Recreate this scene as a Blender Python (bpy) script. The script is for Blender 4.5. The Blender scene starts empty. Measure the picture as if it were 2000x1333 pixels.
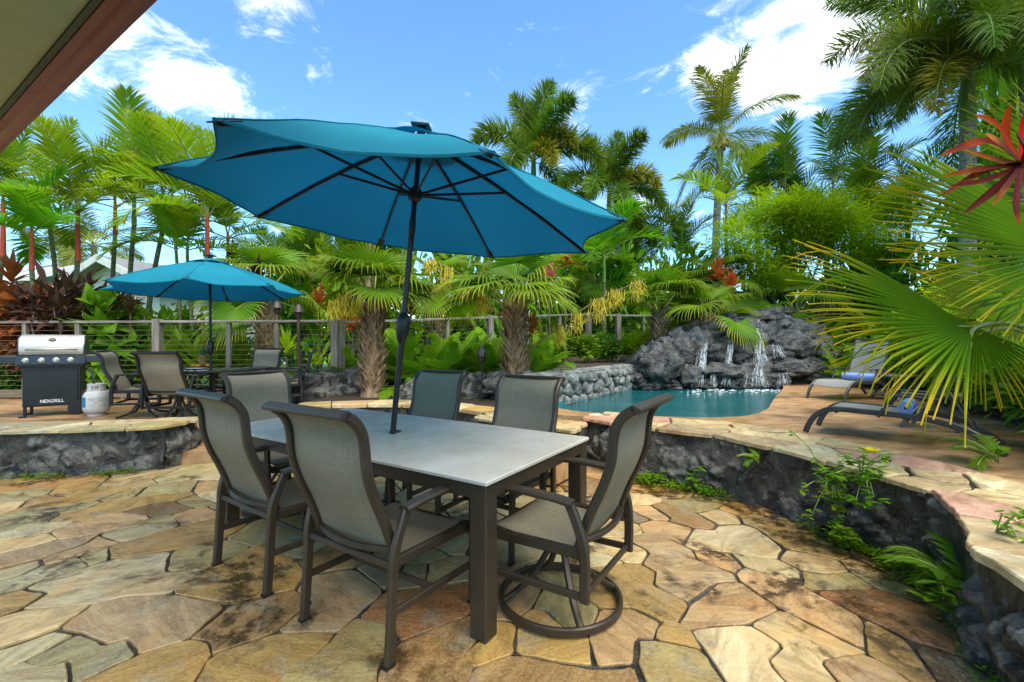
import bpy, math, random
from mathutils import Vector, Matrix, noise
from mathutils.geometry import tessellate_polygon
R = math.radians
rnd = random.Random(7)
S = bpy.context.scene
COL = S.collection
F, CX, CY, H = 889.0, 1000.0, 666.5, 1.36

# ------------------------------------------------------------------ camera
cam_d = bpy.data.cameras.new('camera')
cam_d.sensor_width = 36.0
cam_d.lens = 36.0 * F / 2000.0
cam_d.clip_start = 0.05
cam_d.clip_end = 2000
cam = bpy.data.objects.new('camera', cam_d)
cam.location = (0, 0, H)
cam.rotation_euler = (R(90), 0, 0)
COL.objects.link(cam)
S.camera = cam

# ------------------------------------------------------------------ sky, sun, exposure
SUN_EL, SUN_AZ = R(60), R(150)          # azimuth measured from +Y (ahead of the camera) to the right
world = bpy.data.worlds.new('World')
S.world = world
world.use_nodes = True
wt = world.node_tree
wt.nodes.clear()
def wn(t, **k):
    n = wt.nodes.new(t)
    for a, b in k.items():
        setattr(n, a, b)
    return n
def wmath(op, a, b=None, clamp=False):
    n = wn('ShaderNodeMath', operation=op)
    n.use_clamp = clamp
    for i, v in enumerate((a, b)):
        if v is None: continue
        if hasattr(v, 'is_output'): wt.links.new(v, n.inputs[i])
        else: n.inputs[i].default_value = v
    return n.outputs[0]
sky = wn('ShaderNodeTexSky', sky_type='NISHITA')
sky.sun_disc = False
sky.sun_elevation = SUN_EL
sky.sun_rotation = SUN_AZ
sky.air_density = 1.0
sky.dust_density = 0.25
sky.ozone_density = 4.0
tc = wn('ShaderNodeTexCoord')
sx = wn('ShaderNodeSeparateXYZ')
wt.links.new(tc.outputs['Generated'], sx.inputs[0])
zc = wmath('ADD', wmath('MAXIMUM', sx.outputs[2], 0.0), 0.16)
cv = wn('ShaderNodeCombineXYZ')
wt.links.new(wmath('DIVIDE', sx.outputs[0], zc), cv.inputs[0])
wt.links.new(wmath('DIVIDE', sx.outputs[1], zc), cv.inputs[1])
def wnoise(scale, detail, rough, off, dist=0.0):
    mp = wn('ShaderNodeMapping')
    mp.inputs['Location'].default_value = off
    wt.links.new(cv.outputs[0], mp.inputs[0])
    n = wn('ShaderNodeTexNoise')
    n.inputs['Scale'].default_value = scale
    n.inputs['Detail'].default_value = detail
    n.inputs['Roughness'].default_value = rough
    n.inputs['Distortion'].default_value = dist
    wt.links.new(mp.outputs[0], n.inputs['Vector'])
    return n.outputs['Fac']
n_big = wnoise(1.1, 10, 0.66, (3.1, 1.7, 0), 0.35)
n_fine = wnoise(4.2, 8, 0.7, (8.3, 4.2, 0), 0.8)
dens = wmath('ADD', wmath('MULTIPLY', wmath('SUBTRACT', n_big, 0.5), 1.5), wmath('MULTIPLY', wmath('SUBTRACT', n_fine, 0.5), 1.7))
dens = wmath('ADD', dens, 0.34)
# cloud masses: bearing (as picture direction) and size
for (px, py, rad, amp) in ((350, 130, .27, .36), (440, 200, .16, .30), (230, 140, .2, .32), (1560, 90, .26, .36), (1690, 10, .26, .36),
                           (1390, 130, .13, .34), (1480, 190, .16, .36), (625, 155, .07, .34), (545, 8, .13, .34),
                           (1340, 430, .14, .36), (1265, 385, .09, .32), (800, 250, .08, .3), (640, 380, .2, .2)):
    v = Vector(((px - CX) / F, 1, (CY - py) / F)).normalized()
    vd = wn('ShaderNodeVectorMath', operation='SUBTRACT')
    wt.links.new(tc.outputs['Generated'], vd.inputs[0])
    vd.inputs[1].default_value = v
    vm = wn('ShaderNodeVectorMath', operation='MULTIPLY')
    wt.links.new(vd.outputs[0], vm.inputs[0])
    vm.inputs[1].default_value = (1, 1, 1.7)
    vl = wn('ShaderNodeVectorMath', operation='LENGTH')
    wt.links.new(vm.outputs[0], vl.inputs[0])
    mr = wn('ShaderNodeMapRange', interpolation_type='SMOOTHSTEP')
    mr.inputs['From Min'].default_value = 0.0
    mr.inputs['From Max'].default_value = rad
    mr.inputs['To Min'].default_value = amp
    mr.inputs['To Max'].default_value = 0.0
    wt.links.new(vl.outputs['Value'], mr.inputs['Value'])
    dens = wmath('ADD', dens, mr.outputs[0])
cl = wn('ShaderNodeMapRange', interpolation_type='SMOOTHSTEP')
wt.links.new(dens, cl.inputs['Value'])
cl.inputs['From Min'].default_value = 0.50
cl.inputs['From Max'].default_value = 1.12
tint = wn('ShaderNodeMix', data_type='RGBA', blend_type='MULTIPLY')
tint.inputs[0].default_value = 1.0
wt.links.new(sky.outputs[0], tint.inputs[6])
tint.inputs[7].default_value = (0.84, 1.14, 1.18, 1)
mixc = wn('ShaderNodeMix', data_type='RGBA')
wt.links.new(cl.outputs[0], mixc.inputs[0])
wt.links.new(tint.outputs[2], mixc.inputs[6])
cshade = wn('ShaderNodeMix', data_type='RGBA')
wt.links.new(wmath('ADD', wmath('MULTIPLY', n_fine, 1.4), -0.25, True), cshade.inputs[0])
cshade.inputs[6].default_value = (5.6, 5.8, 6.3, 1)
cshade.inputs[7].default_value = (11.5, 11.2, 10.6, 1)
wt.links.new(cshade.outputs[2], mixc.inputs[7])
bg = wn('ShaderNodeBackground')
bg.inputs['Strength'].default_value = 0.13
wt.links.new(mixc.outputs[2], bg.inputs['Color'])
wo = wn('ShaderNodeOutputWorld')
wt.links.new(bg.outputs[0], wo.inputs['Surface'])

sun_d = bpy.data.lights.new('sun', 'SUN')
sun_d.energy = 3.1
sun_d.angle = R(60)
sun_d.color = (1.0, 0.92, 0.76)
sun = bpy.data.objects.new('sun', sun_d)
sdir = Vector((math.cos(SUN_EL) * math.sin(SUN_AZ), math.cos(SUN_EL) * math.cos(SUN_AZ), math.sin(SUN_EL)))
sun.rotation_euler = sdir.to_track_quat('Z', 'Y').to_euler()
COL.objects.link(sun)
S.view_settings.view_transform = 'Standard'
S.view_settings.look = 'None'
S.view_settings.exposure = 1.14
S.view_settings.gamma = 1.0
S.view_settings.use_curve_mapping = False
cy = S.cycles
S.render.engine = 'CYCLES'
cy.use_denoising = True
cy.max_bounces = 5
cy.diffuse_bounces = 3
cy.glossy_bounces = 2
cy.transmission_bounces = 4
cy.transparent_max_bounces = 6
cy.sample_clamp_indirect = 6
cy.caustics_reflective = False
cy.caustics_refractive = False

# ------------------------------------------------------------------ helpers
def P(px, py, z=0.0):
    "point of the level plane z seen at picture point (px, py)"
    d = (H - z) * F / (py - CY)
    return Vector(((px - CX) / F * d, d, z))
def W(px, py, d):
    return Vector(((px - CX) / F * d, d, H + (CY - py) / F * d))

class MB:
    def __init__(s):
        s.v = []; s.f = []; s.m = []; s.t = None
    def add(s, vs, fs, mi=0):
        o = len(s.v)
        s.v.extend(tuple(v) for v in vs)
        s.f.extend(tuple(i + o for i in f) for f in fs)
        s.m.extend([mi] * len(fs))
        return o
    def box(s, c, size, M=None, mi=0, r=0.0):
        x, y, z = (a / 2 for a in size)
        c = Vector(c)
        if r > 0:
            r = min(r, x * .9, y * .9, z * .9)
            vs = []; fs = []
            ring = [(-x + r, -y), (x - r, -y), (x, -y + r), (x, y - r), (x - r, y), (-x + r, y), (-x, y - r), (-x, -y + r)]
            def ins(p): return (max(-x + r, min(x - r, p[0])), max(-y + r, min(y - r, p[1])))
            for (zz, fn) in ((-z, ins), (-z + r, None), (z - r, None), (z, ins)):
                for p in ring:
                    q = fn(p) if fn else p
                    vs.append((q[0], q[1], zz))
            for k in range(3):
                for i in range(8):
                    j = (i + 1) % 8
                    fs.append((k * 8 + i, k * 8 + j, k * 8 + 8 + j, k * 8 + 8 + i))
            fs.append(tuple(range(7, -1, -1))); fs.append(tuple(range(24, 32)))
        else:
            vs = [(a, b, d) for d in (-z, z) for (a, b) in ((-x, -y), (x, -y), (x, y), (-x, y))]
            fs = [(3, 2, 1, 0), (4, 5, 6, 7), (0, 1, 5, 4), (1, 2, 6, 5), (2, 3, 7, 6), (3, 0, 4, 7)]
        if M is not None: vs = [M @ Vector(v) for v in vs]
        s.add([Vector(v) + c for v in vs], fs, mi)
        return s
    def sweep(s, path, prof, ref=(1, 0, 0), mi=0, scale=None, cap=True, closed=False):
        path = [Vector(p) for p in path]; ref = Vector(ref); n = len(path); k = len(prof); vs = []
        for i, p in enumerate(path):
            if closed: t = path[(i + 1) % n] - path[i - 1]
            else: t = path[min(i + 1, n - 1)] - path[max(i - 1, 0)]
            t.normalize()
            a = ref - t * ref.dot(t)
            if a.length < 1e-4: a = t.orthogonal()
            a.normalize(); b = t.cross(a)
            sc = scale[i] if scale else 1.0
            vs += [p + a * (u * sc) + b * (w * sc) for (u, w) in prof]
        fs = []
        for i in range(n if closed else n - 1):
            j2 = (i + 1) % n
            for q in range(k):
                r_ = (q + 1) % k
                fs.append((i * k + q, i * k + r_, j2 * k + r_, j2 * k + q))
        if cap and not closed:
            fs.append(tuple(range(k - 1, -1, -1))); fs.append(tuple(range((n - 1) * k, n * k)))
        s.add(vs, fs, mi)
        return s
    def tube(s, path, r, k=8, mi=0, scale=None, ref=(0, 0, 1)):
        prof = [(r * math.cos(2 * math.pi * q / k), r * math.sin(2 * math.pi * q / k)) for q in range(k)]
        return s.sweep(path, prof, ref, mi, scale)
    def lathe(s, prof, k=24, c=(0, 0, 0), mi=0):
        c = Vector(c); vs = []; fs = []
        for (r, z) in prof:
            vs += [c + Vector((r * math.cos(2 * math.pi * q / k), r * math.sin(2 * math.pi * q / k), z)) for q in range(k)]
        for i in range(len(prof) - 1):
            for q in range(k):
                r_ = (q + 1) % k
                fs.append((i * k + q, i * k + r_, (i + 1) * k + r_, (i + 1) * k + q))
        fs.append(tuple(range(k - 1, -1, -1))); fs.append(tuple(range((len(prof) - 1) * k, len(prof) * k)))
        s.add(vs, fs, mi)
        return s
    def mesh(s, name, mats, smooth=False, angle=None):
        me = bpy.data.meshes.new(name)
        me.from_pydata(s.v, [], s.f)
        for m in (mats if isinstance(mats, (list, tuple)) else [mats]): me.materials.append(m)
        if any(s.m): me.polygons.foreach_set('material_index', s.m)
        if s.t is not None:
            at = me.attributes.new('tip', 'FLOAT', 'POINT')
            at.data.foreach_set('value', s.t)
            if getattr(s, 'rib', None) is not None:
                at = me.attributes.new('rib', 'FLOAT', 'POINT')
                at.data.foreach_set('value', s.rib)
        if smooth or angle:
            me.polygons.foreach_set('use_smooth', [True] * len(me.polygons))
            if angle: me.set_sharp_from_angle(angle=R(angle))
        me.update()
        return me
    def build(s, name, mats, parent=None, smooth=False, angle=None, loc=(0, 0, 0), rot=(0, 0, 0)):
        return ob(name, s.mesh(name, mats, smooth, angle), parent, loc, rot)

def ob(name, me, parent=None, loc=(0, 0, 0), rot=(0, 0, 0), scale=None):
    o = bpy.data.objects.new(name, me)
    COL.objects.link(o)
    o.parent = parent
    o.location = loc
    o.rotation_euler = rot
    if scale is not None: o.scale = (scale,) * 3 if isinstance(scale, (int, float)) else scale
    return o
def tag(o, label=None, cat=None, group=None, kind=None):
    if label: o['label'] = label
    if cat: o['category'] = cat
    if group: o['group'] = group
    if kind: o['kind'] = kind
    return o
def thing(name, label, cat, loc=(0, 0, 0), rz=0.0, group=None):
    return tag(ob(name, None, None, loc, (0, 0, rz)), label, cat, group)
def copy_tree(o, parent=None):
    c = o.copy(); COL.objects.link(c); c.parent = parent
    for ch in o.children: copy_tree(ch, c)
    return c
def rr(w, h, r=None):
    r = min(w, h) * .25 if r is None else r
    x, y = w / 2, h / 2
    return [(-x + r, -y), (x - r, -y), (x, -y + r), (x, y - r), (x - r, y), (-x + r, y), (-x, y - r), (-x, -y + r)]
def smoothpath(pts, n=4):
    pts = [Vector(p) for p in pts]; out = []
    for i in range(len(pts) - 1):
        p0 = pts[max(i - 1, 0)]; p1 = pts[i]; p2 = pts[i + 1]; p3 = pts[min(i + 2, len(pts) - 1)]
        for k in range(n):
            t = k / n
            out.append(.5 * ((2 * p1) + (p2 - p0) * t + (2 * p0 - 5 * p1 + 4 * p2 - p3) * t * t + (3 * p1 - p0 - 3 * p2 + p3) * t ** 3))
    out.append(pts[-1])
    return out
def fbm(p, sc=1.0, o=4):
    return noise.fractal(Vector(p) * sc, 1.0, 2.0, o)

ORD = 'first second third fourth fifth sixth seventh eighth ninth tenth eleventh twelfth thirteenth fourteenth fifteenth sixteenth'.split()
# ------------------------------------------------------------------ materials
def mat(name):
    m = bpy.data.materials.new(name); m.use_nodes = True
    nt = m.node_tree; nt.nodes.clear()
    out = nt.nodes.new('ShaderNodeOutputMaterial')
    bs = nt.nodes.new('ShaderNodeBsdfPrincipled')
    nt.links.new(bs.outputs[0], out.inputs[0])
    return m, nt, bs, out
class NT:
    def __init__(s, nt): s.nt = nt
    def n(s, t, **k):
        x = s.nt.nodes.new(t)
        for a, b in k.items(): setattr(x, a, b)
        return x
    def put(s, sock, v):
        if hasattr(v, 'is_output'): s.nt.links.new(v, sock)
        elif isinstance(v, (tuple, list)) and len(v) == 3 and sock.type == 'RGBA': sock.default_value = (*v, 1)
        else: sock.default_value = v
    def coord(s, kind='Object', scale=(1, 1, 1), rot=(0, 0, 0), add=None):
        if kind == 'World': v = s.n('ShaderNodeNewGeometry').outputs['Position']
        else: v = s.n('ShaderNodeTexCoord').outputs[kind]
        mp = s.n('ShaderNodeMapping')
        s.put(mp.inputs[0], v)
        mp.inputs['Scale'].default_value = scale
        mp.inputs['Rotation'].default_value = rot
        v = mp.outputs[0]
        if add is not None:
            a = s.n('ShaderNodeVectorMath', operation='ADD')
            s.put(a.inputs[0], v); s.put(a.inputs[1], add); v = a.outputs[0]
        return v
    def noise(s, v, scale, detail=4, rough=.55, dist=0.0):
        x = s.n('ShaderNodeTexNoise')
        s.put(x.inputs['Vector'], v)
        x.inputs['Scale'].default_value = scale; x.inputs['Detail'].default_value = detail
        x.inputs['Roughness'].default_value = rough; x.inputs['Distortion'].default_value = dist
        return x.outputs['Fac']
    def ramp(s, v, a, b, lo=0.0, hi=1.0):
        x = s.n('ShaderNodeMapRange', interpolation_type='SMOOTHSTEP')
        s.put(x.inputs['Value'], v)
        for nm, q in (('From Min', a), ('From Max', b), ('To Min', lo), ('To Max', hi)): s.put(x.inputs[nm], q)
        return x.outputs[0]
    def mix(s, f, a, b, bt='MIX'):
        x = s.n('ShaderNodeMix', data_type='RGBA', blend_type=bt)
        s.put(x.inputs[0], f); s.put(x.inputs[6], a); s.put(x.inputs[7], b)
        return x.outputs[2]
    def math(s, op, a, b=0.0, clamp=False):
        x = s.n('ShaderNodeMath', operation=op); x.use_clamp = clamp
        s.put(x.inputs[0], a); s.put(x.inputs[1], b)
        return x.outputs[0]
    def bump(s, h, strength=.4, dist=.01, normal=None):
        x = s.n('ShaderNodeBump')
        x.inputs['Strength'].default_value = strength; x.inputs['Distance'].default_value = dist
        s.put(x.inputs['Height'], h)
        if normal is not None: s.put(x.inputs['Normal'], normal)
        return x.outputs[0]

def simple(name, col, rough=.5, metal=0.0, var=.12, nscale=6.0, bump=0.0, bscale=60.0, spec=.5, coord='Object'):
    m, nt, bs, out = mat(name); N = NT(nt)
    v = N.coord(coord)
    n1 = N.noise(v, nscale, 5)
    k = N.ramp(n1, .3, .7)
    dark = tuple(c * (1 - var) for c in col); lite = tuple(min(1, c * (1 + var)) for c in col)
    N.put(bs.inputs['Base Color'], N.mix(k, dark, lite))
    N.put(bs.inputs['Roughness'], N.ramp(N.noise(v, nscale * 2.3, 4), .3, .7, rough * .85, min(1, rough * 1.15)))
    bs.inputs['Metallic'].default_value = metal
    bs.inputs['Specular IOR Level'].default_value = spec
    if bump: N.put(bs.inputs['Normal'], N.bump(N.noise(v, bscale, 4), bump, .01))
    return m

def leafmat(name, base, tipc, tr=.35, rough=.42, tip0=.55, tip1=1.0, hue=.25, spec=.12):
    "leaf: colour runs from base to its own tip colour; some light passes through"
    if base[1] > base[0] * 1.2:      # garden greens lean to yellow
        base = (base[0] * 1.38, base[1] * 1.10, base[2]); tipc = (tipc[0] * 1.2, tipc[1] * 1.05, tipc[2]); tr = min(.5, tr + .06)
    m, nt, bs, out = mat(name); N = NT(nt)
    at = N.n('ShaderNodeAttribute', attribute_name='tip')
    oi = N.n('ShaderNodeObjectInfo')
    v = N.coord('Object')
    k = N.ramp(at.outputs['Fac'], tip0, tip1)
    k2 = N.math('MULTIPLY', k, N.ramp(N.math('ADD', N.noise(v, 3.0, 3), N.math('MULTIPLY', oi.outputs['Random'], .3)), .45, .85))
    c = N.mix(k2, base, tipc)
    n = N.noise(v, 2.2, 3)
    c = N.mix(N.ramp(n, .3, .75), N.mix(1.0, c, (1 - hue, 1 - hue * .75, 1 - hue * .4), 'MULTIPLY'), c)
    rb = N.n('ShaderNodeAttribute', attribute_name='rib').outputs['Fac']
    c = N.mix(N.math('MULTIPLY', N.ramp(rb, .02, .2), N.ramp(rb, .65, .30)), c, N.mix(1.0, c, (.62, .70, .6), 'MULTIPLY'))  # pleat shade put into the colour: dark bands beside each midrib
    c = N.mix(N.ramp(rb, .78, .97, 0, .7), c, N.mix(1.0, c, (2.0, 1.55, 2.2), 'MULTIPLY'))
    hs = N.n('ShaderNodeHueSaturation')
    N.put(hs.inputs['Hue'], N.ramp(oi.outputs['Random'], 0, 1, .485, .515))
    N.put(hs.inputs['Value'], N.ramp(N.noise(N.coord('Object', add=oi.outputs['Location']), .9, 2), .3, .7, .78, 1.25))
    N.put(hs.inputs['Color'], c)
    c = hs.outputs[0]
    N.put(bs.inputs['Base Color'], c)
    bs.inputs['Roughness'].default_value = rough
    bs.inputs['Specular IOR Level'].default_value = spec
    tl = N.n('ShaderNodeBsdfTranslucent')
    N.put(tl.inputs['Color'], N.mix(1.0, c, (1.25, 1.35, .55), 'MULTIPLY'))
    ms = N.n('ShaderNodeMixShader'); ms.inputs[0].default_value = tr
    nt.links.new(bs.outputs[0], ms.inputs[1]); nt.links.new(tl.outputs[0], ms.inputs[2])
    nt.links.new(ms.outputs[0], out.inputs[0])
    return m
M = {}
# ------------------------------------------------------------------ stone materials
def flagstone_mat(name, wet=.5, stain=.6):
    m, nt, bs, out = mat(name); N = NT(nt)
    oi = N.n('ShaderNodeObjectInfo')
    loc = oi.outputs['Location']
    st = N.coord('Object', (1.0, 3.6, 3.6), add=loc)          # bedding streaks along the slab
    iso = N.coord('Object', add=loc)
    wd = N.coord('World')
    col = oi.outputs['Color']
    n1 = N.noise(st, 1.5, 10, .70, 1.6)
    n2 = N.noise(iso, 2.6, 7, .65, .6)
    n3 = N.noise(iso, 7.5, 8, .72, .5)
    c = N.mix(N.ramp(n1, .34, .66), N.mix(1.0, col, (.62, .54, .42), 'MULTIPLY'), N.mix(1.0, col, (1.16, 1.15, 1.12), 'MULTIPLY'))
    c = N.mix(N.ramp(n2, .48, .66, 0, .65), c, N.mix(1.0, col, (1.08, .80, .48), 'MULTIPLY'))      # iron tint
    c = N.mix(N.ramp(N.noise(iso, 3.7, 6, .6), .52, .70, 0, .6), c, (.27, .26, .17))            # grey green bloom
    c = N.mix(N.ramp(n3, .54, .68, 0, .6), c, N.mix(1.0, col, (.42, .32, .18), 'MULTIPLY'))     # brown mottling
    fine = N.noise(st, 7.0, 9, .74, 1.0)
    c = N.mix(N.ramp(fine, .58, .70, 0, .7), c, N.mix(1.0, col, (.26, .20, .12), 'MULTIPLY'))      # dark bedding lines
    c = N.mix(N.ramp(N.noise(iso, 70, 4, .7), .40, .68, 0, .25), c, (.66, .58, .40))
    dirt = N.noise(N.coord('World', (1, 1, 1), add=(4.2, 1.1, 0)), 1.25, 9, .68, .6)
    sxyz = N.n('ShaderNodeSeparateXYZ'); N.put(sxyz.inputs[0], wd)
    damp = N.ramp(sxyz.outputs[0], .9, 2.3, 0, .10)                      # damp algae stain along the wall foot
    dk = N.math('MULTIPLY', N.ramp(N.math('ADD', dirt, damp), .50, .62), stain)
    pat = N.ramp(N.noise(wd, 9, 7, .74), .40, .54)
    dk = N.math('MULTIPLY', dk, pat)
    c = N.mix(dk, c, (.050, .027, .008))
    N.put(bs.inputs['Base Color'], c)
    w = N.noise(N.coord('World', add=(9.1, 3.3, 0)), .9, 5, .6)
    wetk = N.math('MAXIMUM', N.ramp(w, .62 - wet * .3, .78 - wet * .22), N.math('MULTIPLY', dk, .9))
    rg = N.mix(wetk, (.48, .48, .48), (.05, .05, .05))
    N.put(bs.inputs['Roughness'], N.math('ADD', rg, N.math('MULTIPLY', n3, .18)))
    hgt = N.math('ADD', N.math('MULTIPLY', n1, .8), N.math('ADD', N.math('MULTIPLY', n2, 1.0), N.math('MULTIPLY', n3, .5)))
    b1 = N.bump(hgt, .6, .026)
    b2 = N.bump(N.math('ADD', fine, N.noise(iso, 40, 6, .7)), .25, .008, b1)
    N.put(bs.inputs['Normal'], b2)
    return m
M['flag'] = flagstone_mat('flagstone', .8, .95)
M['cap'] = flagstone_mat('cap_stone', .45, .25)

def rock_mat(name, lo, hi, rough=.5, bsc=14.0, moss=0.0, strength=.7):
    m, nt, bs, out = mat(name); N = NT(nt)
    v = N.coord('World')
    n1 = N.noise(v, 5.0, 9, .68, .8); n2 = N.noise(v, 1.3, 4)
    ms = N.n('ShaderNodeTexVoronoi', feature='DISTANCE_TO_EDGE'); N.put(ms.inputs['Vector'], v); ms.inputs['Scale'].default_value = 2.2
    c = N.mix(N.ramp(n1, .40, .62), lo, hi)
    c = N.mix(N.ramp(n2, .45, .75, 0, .5), c, tuple(a * .5 + b * .5 for a, b in zip(hi, (.17, .18, .20))))
    speck = N.math('MAXIMUM', N.ramp(N.noise(v, 38, 5, .7), .58, .74, 0, .6), N.math('MULTIPLY', N.ramp(N.noise(v, 4.5, 8, .75, .5), .56, .68), N.ramp(N.noise(v, 70, 5, .75), .42, .6, 0, .7)))
    c = N.mix(speck, c, tuple(min(1, a * 2.6) for a in hi))
    if moss:
        c = N.mix(N.math('MULTIPLY', N.ramp(N.noise(v, 2.6, 6, .7), .56, .72), moss), c, (.06, .085, .012))
    N.put(bs.inputs['Base Color'], c)
    N.put(bs.inputs['Roughness'], N.ramp(n2, .3, .7, rough * .6, rough * 1.25))
    mus = N.noise(N.coord('World', (1, 1, 2.2), (.4, .3, 0)), 6.0, 10, .72, 1.6)
    b1 = N.bump(mus, strength, .05)
    vp = N.n('ShaderNodeTexVoronoi'); N.put(vp.inputs['Vector'], v); vp.inputs['Scale'].default_value = bsc * 1.6
    b2 = N.bump(N.math('ADD', N.noise(v, bsc * 3, 8, .75), N.ramp(vp.outputs['Distance'], 0, .45)), .75, .016, b1)
    N.put(bs.inputs['Normal'], b2)
    return m
M['lava'] = rock_mat('lava_rock', (.014, .0135, .012), (.26, .245, .205), .58, 14, .22, 1.0)
M['lava_far'] = rock_mat('waterfall_rock', (.012, .0125, .012), (.120, .124, .115), .40, 9, .12, 1.0)
M['grey_stone'] = rock_mat('grey_stone', (.085, .090, .080), (.30, .31, .285), .6, 12, .18, .6)
M['mortar'] = rock_mat('mortar', (.020, .018, .013), (.105, .095, .072), .30, 30, .12, .5)

def deck_mat():
    m, nt, bs, out = mat('stamped_deck'); N = NT(nt)
    v = N.coord('World', (1, 3.0, 1), (0, 0, R(15))); w = N.coord('World')
    n1 = N.noise(v, 2.6, 8, .68, .6); n2 = N.noise(w, .9, 5)
    c = N.mix(N.ramp(n1, .34, .68), (.29, .14, .05), (.54, .34, .17))
    c = N.mix(N.ramp(n2, .45, .7, 0, .55), c, (.40, .19, .055))
    c = N.mix(N.math('MULTIPLY', N.ramp(N.noise(N.coord('World', add=(2, 5, 0)), 1.1, 6, .65), .53, .68), .7), c, (.085, .050, .018))
    N.put(bs.inputs['Base Color'], c)
    N.put(bs.inputs['Roughness'], N.ramp(N.noise(w, .8, 4), .4, .62, .55, .14))
    N.put(bs.inputs['Normal'], N.bump(n1, .3, .012))
    return m
M['deck'] = deck_mat()
M['soil'] = simple('soil', (.045, .026, .014), .85, var=.5, nscale=9, bump=.9, bscale=22, coord='World')
def lawn_mat():
    m, nt, bs, out = mat('lawn'); N = NT(nt)
    w = N.coord('World'); n = N.noise(w, .6, 5); f = N.noise(w, 40, 5, .7)
    c = N.mix(N.ramp(n, .35, .65), (.10, .24, .014), (.20, .36, .03))
    c = N.mix(N.ramp(f, .3, .7), N.mix(1.0, c, (.5, .55, .5), 'MULTIPLY'), c)
    N.put(bs.inputs['Base Color'], c); bs.inputs['Roughness'].default_value = .8
    N.put(bs.inputs['Normal'], N.bump(f, .8, .05))
    return m
M['lawn'] = lawn_mat()

# ------------------------------------------------------------------ ground sheets
def sheet(name, poly, z, material, kind='structure', holes=(), thick=0.0):
    loops = [[Vector((p[0], p[1], 0)) for p in poly]] + [[Vector((p[0], p[1], 0)) for p in h] for h in holes]
    flat = [v for l in loops for v in l]
    tri = tessellate_polygon(loops)
    b = MB()
    fs = []
    for t in tri:
        a, c_, d = (flat[i] for i in t)
        if (c_ - a).cross(d - a).z < 0: t = (t[0], t[2], t[1])
        fs.append(tuple(t))
    b.add([(v.x, v.y, z) for v in flat], fs)
    if thick:
        o = 0
        for l in loops:
            n = len(l)
            vs = [(v.x, v.y, z) for v in l] + [(v.x, v.y, z - thick) for v in l]
            b.add(vs, [(i, (i + 1) % n, n + (i + 1) % n, n + i) for i in range(n)])
    o = b.build(name, material)
    if kind: tag(o, kind=kind)
    return o
ck = [(400 * math.cos(a * math.pi / 24), 400 * math.sin(a * math.pi / 24)) for a in range(48)]
tag(sheet('ground', ck, -.12, M['soil']), 'dark soil ground around the garden')

# ------------------------------------------------------------------ flagstone patio: every slab its own piece
def clip(poly, tags, a, nrm, tagid):
    out = []; ot = []
    n = len(poly)
    for i in range(n):
        p, q = poly[i], poly[(i + 1) % n]
        dp = (p[0] - a[0]) * nrm[0] + (p[1] - a[1]) * nrm[1]
        dq = (q[0] - a[0]) * nrm[0] + (q[1] - a[1]) * nrm[1]
        if dp <= 0:
            out.append(p); ot.append(tags[i])
            if dq > 0:
                t = dp / (dp - dq); out.append((p[0] + (q[0] - p[0]) * t, p[1] + (q[1] - p[1]) * t)); ot.append(tagid)
        elif dq <= 0:
            t = dp / (dp - dq); out.append((p[0] + (q[0] - p[0]) * t, p[1] + (q[1] - p[1]) * t)); ot.append(tags[i])
    return out, ot
def dp(ch, tol):
    if len(ch) < 3: return ch
    a, b_ = Vector(ch[0]), Vector(ch[-1]); ab = b_ - a; L = ab.length
    def dist(p):
        p = Vector(p)
        if L < 1e-6: return (p - a).length
        t = max(0, min(1, (p - a).dot(ab) / (L * L))); return (p - a - ab * t).length
    k = max(range(1, len(ch) - 1), key=lambda i: dist(ch[i]))
    if dist(ch[k]) <= tol: return [ch[0], ch[-1]]
    return dp(ch[:k + 1], tol)[:-1] + dp(ch[k:], tol)
def cells(seeds, box, tol=.035):
    "seeds: (x, y, stone id) -> {id: loop}; seeds of one id merge into one slab, joints straightened"
    res = {}
    for i, (x, y, sid) in enumerate(seeds):
        poly = [(box[0], box[1]), (box[2], box[1]), (box[2], box[3]), (box[0], box[3])]; tg = [-1] * 4
        near = sorted(range(len(seeds)), key=lambda j: (seeds[j][0] - x) ** 2 + (seeds[j][1] - y) ** 2)[1:30]
        for j in near:
            a, b_, _ = seeds[j]
            poly, tg = clip(poly, tg, ((x + a) / 2, (y + b_) / 2), (a - x, b_ - y), j)
            if len(poly) < 3: break
        for k in range(len(poly)):
            nb = tg[k]; ns = seeds[nb][2] if nb >= 0 else -99999
            if ns == sid: continue
            res.setdefault(sid, []).append((poly[k], poly[(k + 1) % len(poly)], ns))
    loops = {}
    for sid, ed in res.items():
        ed = [e for e in ed if math.dist(e[0], e[1]) > 1e-5]
        best = []
        while ed:
            e = ed.pop(); loop = [e]
            while ed:
                k = min(range(len(ed)), key=lambda q: math.dist(ed[q][0], loop[-1][1]))
                if math.dist(ed[k][0], loop[-1][1]) > .004: break
                loop.append(ed.pop(k))
            if len(loop) > len(best): best = loop
        if len(best) < 3: continue
        n = len(best); st = next((i for i in range(n) if best[i][2] != best[i - 1][2]), 0); best = best[st:] + best[:st]
        out = []; i = 0
        while i < n:
            j = i; ch = [best[i][0], best[i][1]]
            while j + 1 < n and best[j + 1][2] == best[i][2]: j += 1; ch.append(best[j][1])
            out += dp(ch, tol)[:-1]; i = j + 1
        loops[sid] = out
    return loops
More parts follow.
